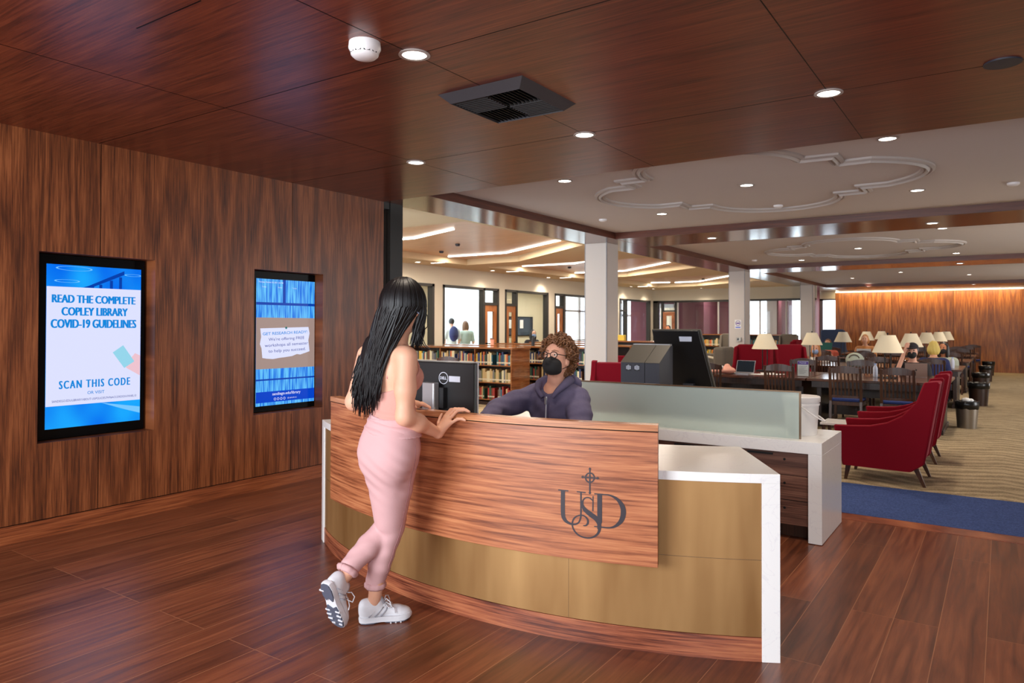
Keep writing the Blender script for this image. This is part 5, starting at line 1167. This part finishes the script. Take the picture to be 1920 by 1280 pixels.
    for q in (((-2.335, 2.64, 1.60), (-2.310, 2.66, 1.55), (-2.315, 2.665, 1.50), (-2.345, 2.66, 1.475)), ((-2.345, 2.62, 1.52), (-2.325, 2.63, 1.46), (-2.315, 2.65, 1.41), (-2.285, 2.66, 1.385))):
        P = np.array(q); hm.tube([tuple(P[min(int(u), 2)]*(1-(u-min(int(u), 2)))+P[min(int(u), 2)+1]*(u-min(int(u), 2))) for u in np.linspace(0, 3, 13)], .0024, 5)
    obj('hair', hm, 'hair_black', t, smooth=True)
    mk = obj('face_mask', sdf_mesh([ell(H+(0, .058, -.055), (.062, .062, .058))], .006, .01, cut=lambda G, D: np.maximum(D, H[1]+.045-G[..., 1])), 'mask_blue', t, smooth=True)
    obj('ear_loop', B().tube([tuple(H+(.055, .06, -.05)), tuple(H+(.082, .02, -.035)), tuple(H+(.090, -.015, -.02))], .003, 6), 'mask_blue', mk, smooth=True)
    # trainers
    def shoe(O, u, n, nm):
        u = nrm(u); n = nrm(np.array(n)-np.dot(n, u)*u); s = np.cross(n, u); O = np.array(O)
        tf = lambda b: (setattr(b, 'v', [tuple(O+u*p[0]+s*p[1]+n*p[2]) for p in b.v]), b)[1]
        xs_ = np.array([0, .006, .03, .07, .11, .15, .19, .225, .25, .265]); hw_ = np.array([.012, .026, .036, .036, .034, .040, .047, .045, .032, .012])
        ol = [(x, w_) for x, w_ in zip(xs_, hw_)]+[(x, -w_) for x, w_ in zip(xs_[::-1], hw_[::-1])]
        def slab(z0, z1, g0, g1): return B().loft([[(.1325+(x-.1325)*g_, y*g_, z+(.012*max(0, (x-.20)/.065)**2 if z < .02 else .006*max(0, (x-.2)/.065))) for x, y in ol] for z, g_ in ((z0, g0), ((z0+z1)/2, max(g0, g1)+.015), (z1, g1))])
        root = obj('shoe', tf(sdf_mesh([ell((.045, 0, .055), (.048, .034, .052)), cone((.06, 0, .062), (.19, 0, .045), .036, .030), ell((.205, 0, .038), (.058, .042, .030)), cone((.03, 0, .088), (.09, 0, .096), .030, .030)], .005, .02, cut=lambda G, D: np.maximum(D, .024-G[..., 2]))), 'shoe_white', t, smooth=True)
        obj('midsole', tf(slab(.006, .032, 1.0, .99)), 'shoe_white', root, smooth=40); 
        for x0, x1, zb in ((0, .098, 0), (.128, .268, 0)):
            q = [(x, y) for x, y in ol if x0-.001 <= x <= x1]; 
            if x0 == 0: q = [p for p in q if p[1] > 0]+[(.098, .022), (.080, 0), (.098, -.022)]+[p for p in q if p[1] < 0]
            else: q = [(.128, .030)]+[p for p in q if p[1] > 0]+[p for p in q if p[1] < 0]+[(.128, -.030), (.145, 0)]
            b = B(); b.prism([(.1325+(x-.1325)*.96, y*.95) for x, y in q], 0, .007, 'z'); b.v = [(x, y, z+.012*max(0, (x-.20)/.065)**2) for x, y, z in b.v]; obj('outsole', tf(b), 'sole_dark', root)
        for k, (x, sd) in enumerate(((.045, 1), (.155, 1), (.155, -1), (.18, 1), (.18, -1), (.205, 1), (.205, -1), (.232, -1), (.232, 1))):
            b = B().box(x-.0035, x+.0035, min(sd*.018, sd*.047), max(sd*.018, sd*.047), -.0012, .004); b.v = [(p[0], p[1]*(1-.0 if p[0] < .22 else .72), p[2]+.012*max(0, (p[0]-.20)/.065)**2) for p in b.v]; obj('tread_groove', tf(b), 'shoe_white', root)
        for sd in (1, -1):
            b = B(); 
            for k in range(3): b.tube([(.045+.03*k, sd*.037, .036), (.075+.028*k, sd*.034, .062), (.10+.02*k, sd*.026, .078)], .0035, 6)
            obj('side_stripes', tf(b), 'shoe_mesh', root, smooth=True)
        obj('tongue', tf(sdf_mesh([ell((.108, 0, .105), (.018, .022, .034), roty(-.5))], .005, .01)), 'shoe_mesh', root, smooth=True)
        b = B()
        for k in range(4): x, z = .125+.018*k, .092-.009*k; b.tube([(x, -.024, z-.008), (x, 0, z), (x, .024, z-.008)], .003, 6)
        for sd in (1, -1): b.tube([(.125, 0, .096), (.135, sd*.022, .118), (.15, sd*.045, .110), (.16, sd*.050, .085), (.145, sd*.034, .076), (.128, sd*.008, .092)], .003, 6); b.tube([(.128, 0, .094), (.15, sd*.02, .09), (.172, sd*.04, .07), (.178, sd*.05, .05)], .0028, 6)
        obj('laces', tf(b), 'shoe_white', root, smooth=True)
    shoe((-2.693, 2.585, .001), (.643, .766, 0), (0, 0, 1), 'R'); shoe((-2.637, 2.306, .290), (-.01, .36, -.93), (-.03, .93, .36), 'L')
woman()

def clerk():
    t = thing('person', 'clerk with curly brown hair, black mask and purple grey hoodie seated behind the counter', 'person', (-2.54, 4.25, 0))
    H = np.array((-2.505, 4.215, 1.288)); F_ = nrm((.06, -.97, .16)); U_ = nrm(np.array((0, 0, 1))-F_*F_[2]); X_ = np.cross(F_, U_); Rh = np.stack([X_, F_, U_], 1)
    L_ = lambda a, f, u: tuple(H+X_*a+F_*f+U_*u)
    shR, shL, elR, elL, haR, haL = (-2.705, 4.25, 1.020), (-2.370, 4.27, 1.015), (-2.815, 3.96, .945), (-2.27, 4.10, .82), (-2.69, 3.62, .905), (-2.42, 3.66, .885)
    torso = [ell((-2.54, 4.26, .965), (.180, .115, .16)), ell((-2.54, 4.27, .80), (.165, .12, .20)), ell((-2.54, 4.31, .60), (.18, .15, .13))]
    arms = chain([shR, elR, haR], [.060, .046, .028])+chain([shL, elL, haL], [.060, .046, .028])
    legs = chain([(-2.64, 4.30, .56), (-2.66, 3.92, .54), (-2.66, 3.98, .10)], [.085, .062, .045])+chain([(-2.44, 4.30, .56), (-2.42, 3.92, .54), (-2.42, 3.98, .10)], [.085, .062, .045])
    head = [ell(H, (.080, .100, .120), Rh), ell(L_(0, .035, -.055), (.060, .066, .070), Rh), cone((-2.535, 4.255, 1.08), L_(0, -.02, -.07), .064, .058), cone((-2.54, 4.26, 1.075), (-2.66, 4.26, 1.04), .05, .045), cone((-2.54, 4.26, 1.075), (-2.41, 4.27, 1.04), .05, .045), (cone(L_(0, .100, .008), L_(0, .116, -.024), .010, .016), .012)]
    for s in (-1, 1): head.append((ell(L_(s*.082, -.005, -.02), (.011, .022, .034), Rh), .008))
    fing = []
    for base, dr in ((haR, (.25, -.95, -.15)), (haL, (-.3, -.93, -.15))):
        d = nrm(dr); sd = nrm(np.cross(d, (0, 0, 1))); b0 = np.array(base); fing += [(cone(b0, b0+d*.075, .026, .024), .01)]
        for k, ln in enumerate((.062, .072, .068, .052)): p = b0+d*.07+sd*(-.03+.02*k); fing += [(x, .004) for x in chain([p, p+d*ln*.55+(0, 0, .006), p+d*ln+(0, 0, -.012)], [.009, .0085, .007])]
        p = b0+d*.02+sd*-.025; fing += [(x, .005) for x in chain([p, p+d*.03-sd*.022, p+d*.055-sd*.026], [.011, .010, .008])]
    body = obj('body', sdf_mesh([(p, .04) for p in torso+arms+legs]+[(p, .02) if not isinstance(p[0], tuple) else p for p in head]+fing, .0065, .03), 'skin_tan', t, smooth=True)
    hd = [(p, .04) for p in grow(torso[:2], .022)+[cone((-2.54, 4.26, 1.06), (-2.69, 4.26, 1.02), .075, .07), cone((-2.54, 4.27, 1.06), (-2.385, 4.28, 1.015), .075, .07)]]+[(p, .04) for p in chain([shR, (-2.765, 4.10, .985), elR, (-2.72, 3.70, .915)], [.076, .074, .068, .048])+chain([shL, (-2.31, 4.18, .92), elL, (-2.395, 3.73, .885)], [.078, .076, .068, .048])]
    def fold(G, D):
        x, y, z = G[..., 0], G[..., 1], G[..., 2]; return .0045*np.sin(38*z+30*x-18*y)*np.exp(-((z-.92)/.2)**2)+.002*np.sin(80*z-50*x+30*y)
    hoodie = obj('hoodie', sdf_mesh(hd, .008, .03, disp=fold, cut=lambda G, D: np.maximum(D, -(np.sqrt((G[..., 0]+2.525)**2+(G[..., 1]-4.20)**2+(.75*(G[..., 2]-1.13))**2)-.078))), 'hoodie', t, smooth=True)
    b = B()
    col = [(-2.475, 4.112, 1.03), (-2.445, 4.125, 1.075), (-2.425, 4.19, 1.115), (-2.44, 4.28, 1.135), (-2.53, 4.345, 1.145), (-2.62, 4.285, 1.135), (-2.632, 4.195, 1.115), (-2.60, 4.125, 1.075), (-2.55, 4.105, 1.03)]
    P = np.array(col); T_ = np.linspace(0, len(P)-1.001, 41); path = [tuple(P[int(u)]*(1-u+int(u))+P[int(u)+1]*(u-int(u))) for u in T_]
    obj('hood', B().tube(path, [.014+.022*math.sin(pi*k/40)**1.5 for k in range(41)], 10), 'hoodie', hoodie, smooth=True)
    obj('hood_back', sdf_mesh([ell((-2.53, 4.395, 1.10), (.12, .055, .075))], .01, .02), 'hoodie', hoodie, smooth=True)
    zp = [(-2.512, 4.098, 1.035), (-2.512, 4.092, .99), (-2.518, 4.097, .90), (-2.525, 4.103, .80)]
    zz = obj('zip', B().tube(zp, .0050, 6, flat=.8), 'tag_white', hoodie, smooth=True); obj('zip_pull', B().box(-2.518, -2.506, 4.078, 4.088, .985, 1.03), 'silver', zz, bevel=.002)
    obj('trousers', sdf_mesh([(p, .03) for p in grow(legs, .014)+grow([torso[2]], .014)], .012, .03, cut=lambda G, D: np.maximum(D, G[..., 2]-.68)), 'denim', t, smooth=True)
    for x in (-2.66, -2.42): obj('shoe', sdf_mesh([ell((x, 3.98, .065), (.045, .06, .055)), ell((x, 3.90, .045), (.045, .09, .040))], .01, .03, cut=lambda G, D: np.maximum(D, .006-G[..., 2])), 'shirt_dark', t, smooth=True)
    for s in (-1, 1):
        e_ = obj('eye', B().ball(L_(s*.032, .085, .010), .0095, 10), 'eye_white', t, smooth=True); obj('iris', B().ball(L_(s*.032, .0915, .011), .0056, 8), 'eye_brown', e_, smooth=True)
        obj('eyebrow', B().tube([L_(s*.012, .101, .036), L_(s*.032, .099, .042), L_(s*.055, .082, .036)], [.004, .005, .002], 6, flat=.6), 'hair_brown', t, smooth=True)
    m = obj('face_mask', sdf_mesh([ell(L_(0, .058, -.050), (.068, .064, .060), Rh), cone(L_(0, .105, -.012), L_(0, .124, -.035), .014, .018), ell(L_(0, .040, -.085), (.058, .062, .035), Rh)], .0055, .025,
            cut=lambda G, D: np.maximum(D, .012-((G-H)@F_)+.25*np.maximum(0, (G-H)@U_+.02))), 'mask_black', t, smooth=True)
    for s in (-1, 1): obj('ear_loop', B().tube([L_(s*.060, .045, -.028), L_(s*.082, .012, -.006), L_(s*.090, -.016, .008), L_(s*.088, -.02, -.05), L_(s*.066, .03, -.075)], .0022, 6), 'mask_black', m, smooth=True)
    g = obj('glasses', B().tube([L_(-.010, .118, .014), L_(0, .121, .018), L_(.010, .118, .014)], .003, 6), 'mask_black', t, smooth=True)
    for s in (-1, 1):
        obj('rim', B().tube([L_(s*(.034+.024*math.cos(a)), .116-.010*abs(math.cos(a)+1)*.5, .008+.021*math.sin(a)) for a in np.linspace(0, 2*pi, 25)], .0030, 6), 'mask_black', g, smooth=True)
        b = B(); b.add([L_(s*(.034+.023*math.cos(a)), .1145-.010*abs(math.cos(a)+1)*.5, .008+.020*math.sin(a)) for a in np.linspace(0, 2*pi, 24, endpoint=False)], [tuple(range(24))]); obj('lens', b, 'clear_glass', g)
        obj('temple', B().tube([L_(s*.058, .105, .014), L_(s*.080, .06, .014), L_(s*.088, 0, .012), L_(s*.086, -.02, .0)], .0026, 6), 'mask_black', g, smooth=True)
    r = random.Random(11)
    hm = sdf_mesh([ell(L_(0, -.022, .030), (.094, .104, .112), Rh), ell(L_(0, -.075, -.03), (.088, .062, .085), Rh)], .009, .03, cut=lambda G, D: np.maximum(D, np.minimum((G-H)@F_-.030, .066-((G-H)@U_))))
    n = 0
    while n < 520:
        v = nrm([r.gauss(0, 1), r.gauss(0, 1), r.gauss(0, 1)])
        a, f, u = v[0]*.106, -.032+v[1]*.122, .020+v[2]*.128
        if f > .030 and u < .082: continue
        if u < -.112 or (u < -.03 and f > -.02): continue
        if f > .062 and u < .095: continue
        if abs(a) > .055 and u < .0 and f > -.055: continue
        ex = r.uniform(.94, 1.20); p = np.array(L_(a*ex, -.032+(f+.032)*ex, .020+(u-.020)*ex)); ax = nrm([r.gauss(0, 1), r.gauss(0, 1), r.gauss(0, 1)]); q = nrm(np.cross(ax, v)); w_ = np.cross(ax, q); R_ = r.uniform(.010, .018); tn = r.uniform(1.0, 1.8)
        hm.tube([tuple(p+ax*(.020*(k/11-.5))+(q*math.cos(2*pi*tn*k/11)+w_*math.sin(2*pi*tn*k/11))*R_) for k in range(12)], [.0056]*11+[.003], 5); n += 1
    obj('hair', hm, 'hair_brown', t, smooth=True)
    obj('earring', B().ball(L_(.088, .003, -.045), .004, 8), 'silver', t, smooth=True)
    st = thing('office_stool', 'dark office stool under the clerk', 'stool', (-2.54, 4.33, 0))
    b = B().lathe([(.19, .40), (.21, .43), (.20, .46), (.0, .462)], -2.54, 4.33, 24); obj('seat', b, 'navy_fabric', st, smooth=40); b = B().lathe([(.03, .05), (.03, .40)], -2.54, 4.33, 14); obj('post', b, 'black_metal', st); b = B().lathe([(.24, .0), (.24, .02), (.04, .06)], -2.54, 4.33, 24); obj('base', b, 'black_metal', st, smooth=40)
clerk()

def seated(label, x, y, face, hz, skin, hairm, shirt, style='short', mask=None, cap=False, handup=False, lean=.12, arms=True, seat=True, hairtop=0):
    """figure seated on a chair; hz = head centre height, face = heading it looks along"""
    t = thing('person', label, 'person', (x, y, 0)); f = np.array((math.cos(face), math.sin(face), 0)); s = np.array((f[1], -f[0], 0)); Z = np.array((0, 0, 1.)); R = np.stack([s, f, Z], 1)
    H = np.array((x, y, hz)); sh = H-Z*.24-f*lean*.6; hip = np.array((x, y, .56))-f*(lean+.14)
    P = lambda o, a, b_, c_: tuple(np.array(o)+s*a+f*b_+Z*c_)
    if not seat: hip = np.array((x, y, .92))
    torso = [cone(tuple(hip), tuple((hip+sh)/2), .15, .135), cone(tuple((hip+sh)/2), tuple(sh-Z*.06), .135, .14), cone(P(sh, -.15, 0, -.02), P(sh, .15, 0, -.02), .065, .065)]
    head = [ell(tuple(H), (.078, .098, .115), R), ell(P(H, 0, .03, -.05), (.058, .06, .065), R), cone(tuple(sh), tuple(H-Z*.08), .06, .055), (cone(P(H, 0, .10, 0), P(H, 0, .112, -.025), .008, .013), .01)]
    if seat: legs = chain([P(hip, -.1, 0, -.02), P(hip, -.12, .42, -.03), P(hip, -.12, .40, -.47)], [.08, .06, .045])+chain([P(hip, .1, 0, -.02), P(hip, .12, .42, -.03), P(hip, .12, .40, -.47)], [.08, .06, .045])
    else: legs = chain([P(hip, -.09, 0, 0), P(hip, -.10, .10, -.44), P(hip, -.10, .0, -.87)], [.085, .062, .045])+chain([P(hip, .09, 0, 0), P(hip, .10, -.06, -.44), P(hip, .10, -.25, -.86)], [.085, .062, .045])
    if handup: aR = [P(sh, .19, 0, -.04), P(sh, .27, .16, -.27), P(H, .085, .09, .03)]
    elif seat: aR = [P(sh, .19, 0, -.04), P(sh, .25, .10, -.30), (x+s[0]*.12+f[0]*.30, y+s[1]*.12+f[1]*.30, .79)]
    else: aR = [P(sh, .19, 0, -.04), P(sh, .24, -.02, -.30), P(sh, .26, .10, -.54)]
    aL = [P(sh, -.19, 0, -.04), P(sh, -.25, .10 if seat else .0, -.30), (x-s[0]*.12+f[0]*.30, y-s[1]*.12+f[1]*.30, .79) if seat else P(sh, -.27, -.12, -.52)]
    fg = []
    for a_ in (aR, aL):
        w_ = np.array(a_[2]); d = nrm(w_-np.array(a_[1])); q = nrm(np.cross(d, (.3, .2, 1)))
        for k in range(4): p = w_+q*(-.025+.017*k)+d*.05; fg += [(z, .006) for z in chain([w_, p, p+d*(.05+.01*(k in (1, 2)))], [.018, .011, .008])]
        fg += [(z, .006) for z in chain([w_, w_-q*.035+d*.03], [.014, .010])]
    obj('body', sdf_mesh([(p, .04) for p in torso+legs]+[(p, .03) for p in chain(aR, [.05, .04, .028])+chain(aL, [.05, .04, .028])]+[(p, .02) if not isinstance(p[0], tuple) else p for p in head]+fg, .012, .03), skin, t, smooth=True)
    sl = chain([aR[0], tuple(np.array(aR[0])*.2+np.array(aR[1])*.8)], [.07, .06])+chain([aL[0], tuple(np.array(aL[0])*.2+np.array(aL[1])*.8)], [.07, .06])
    obj('shirt', sdf_mesh([(p, .05) for p in grow(torso, .016)+sl], .014, .03, cut=lambda G, D: np.maximum(D, G[..., 2]-(sh[2]+.055))), shirt, t, smooth=True)
    obj('trousers', sdf_mesh([(p, .04) for p in grow(legs, .012)], .016, .03), 'denim', t, smooth=True)
    for a_ in (-.11, .11): obj('shoe', sdf_mesh([ell(P((x, y, .05), a_, (.30-lean if seat else (.03 if a_ < 0 else -.22)), 0), (.05, .11, .042), R)], .014, .02), 'shirt_dark', t, smooth=True)
    hp = [ell(P(H, 0, -.018, .022), (.088, .098, .108), R)]
    if style == 'long': hp += [ell(P(H, 0, -.06, -.10), (.10, .055, .15), R), ell(P(H, -.075, -.01, -.08), (.03, .06, .13), R), ell(P(H, .075, -.01, -.08), (.03, .06, .13), R)]
    elif style == 'bob': hp += [ell(P(H, 0, -.035, -.05), (.11, .085, .10), R)]
    hm = sdf_mesh(hp, .010, .03, cut=lambda G, D: np.maximum(D, np.minimum((G-H)@f-.045, .07-(G[..., 2]-H[2]))), disp=lambda G, D: .003*np.sin(120*((G-H)@s)+20*G[..., 2]))
    obj('hair', hm, hairm, t, smooth=True)
    if cap:
        cp = sdf_mesh([ell(P(H, 0, -.008, .045), (.092, .106, .095), R)], .009, .02, cut=lambda G, D: np.maximum(D, .045-(G[..., 2]-H[2]))); k_ = obj('cap', cp, 'shirt_dark', t, smooth=True)
        obj('brim', sdf_mesh([ell(P(H, 0, .11, .045), (.075, .08, .012), R)], .008, .01), 'shirt_dark', k_, smooth=True)
    if mask: obj('face_mask', sdf_mesh([ell(P(H, 0, .050, -.056), (.068, .068, .066), R)], .009, .01, cut=lambda G, D: np.maximum(D, .035-((G-H)@f))), mask, t, smooth=True)
    for q in (-1, 1): obj('eye', B().ball(P(H, q*.031, .086, .012), .011, 8), 'eye_brown', t, smooth=True)
    return t
N_, S_ = pi/2, -pi/2
seated('man in black cap and mask resting his head on his hand behind the grey laptop', -1.20, 13.25, S_, 1.13, 'skin_tan', 'hair_dark', 'shirt_dark', mask='mask_black', cap=True, handup=True)
seated('person with blond bob in a navy jacket, seen from behind at the second table', -1.05, 15.45, N_, 1.14, 'skin', 'hair_blonde', 'navy_cloth', 'bob')
seated('dark haired person with black mask and sage shirt facing the blond person', -1.0, 17.2, S_-.2, 1.09, 'skin_brown', 'hair_dark', 'shirt_sage', 'long', mask='mask_black')
seated('woman with ginger hair and pale top reading behind the second lamp', -3.5, 17.4, S_, 1.02, 'skin', 'hair_ginger', 'shirt_white', 'long', mask='mask_blue')
seated('person in a coral shirt behind the teal book', -3.97, 21.3, S_, 1.07, 'skin', 'hair_brown', 'shirt_coral', 'short')
seated('ginger haired person in a rust top behind the pale laptop', -3.05, 21.35, S_, 1.20, 'skin', 'hair_ginger', 'hair_ginger', 'bob')
seated('dark haired person with pale mask at the desk in the beige office', -12.05, 18.85, -.5, 1.29, 'skin', 'hair_dark', 'shirt_dark', 'long', mask='mask_blue')
seated('dark haired person in brown sitting near the wooden door of the maroon glazing', -9.45, 23.35, S_, 1.45, 'skin_brown', 'hair_dark', 'hair_brown', 'short', seat=False)
p = seated('walker with dark hair, pale shirt and backpack beyond the bright office window', -14.1, 17.35, 2.6, 1.64, 'skin_tan', 'hair_dark', 'shirt_white', 'short', seat=False)
obj('backpack', sdf_mesh([ell((-13.92, 17.25, 1.28), (.13, .16, .24))], .02, .02), 'navy_cloth', p, smooth=True)
seated('second walker in grey beyond the bright office window, right of the backpack', -14.1, 18.05, 2.6, 1.56, 'skin', 'hair_brown', 'shirt_sage', 'long', seat=False)
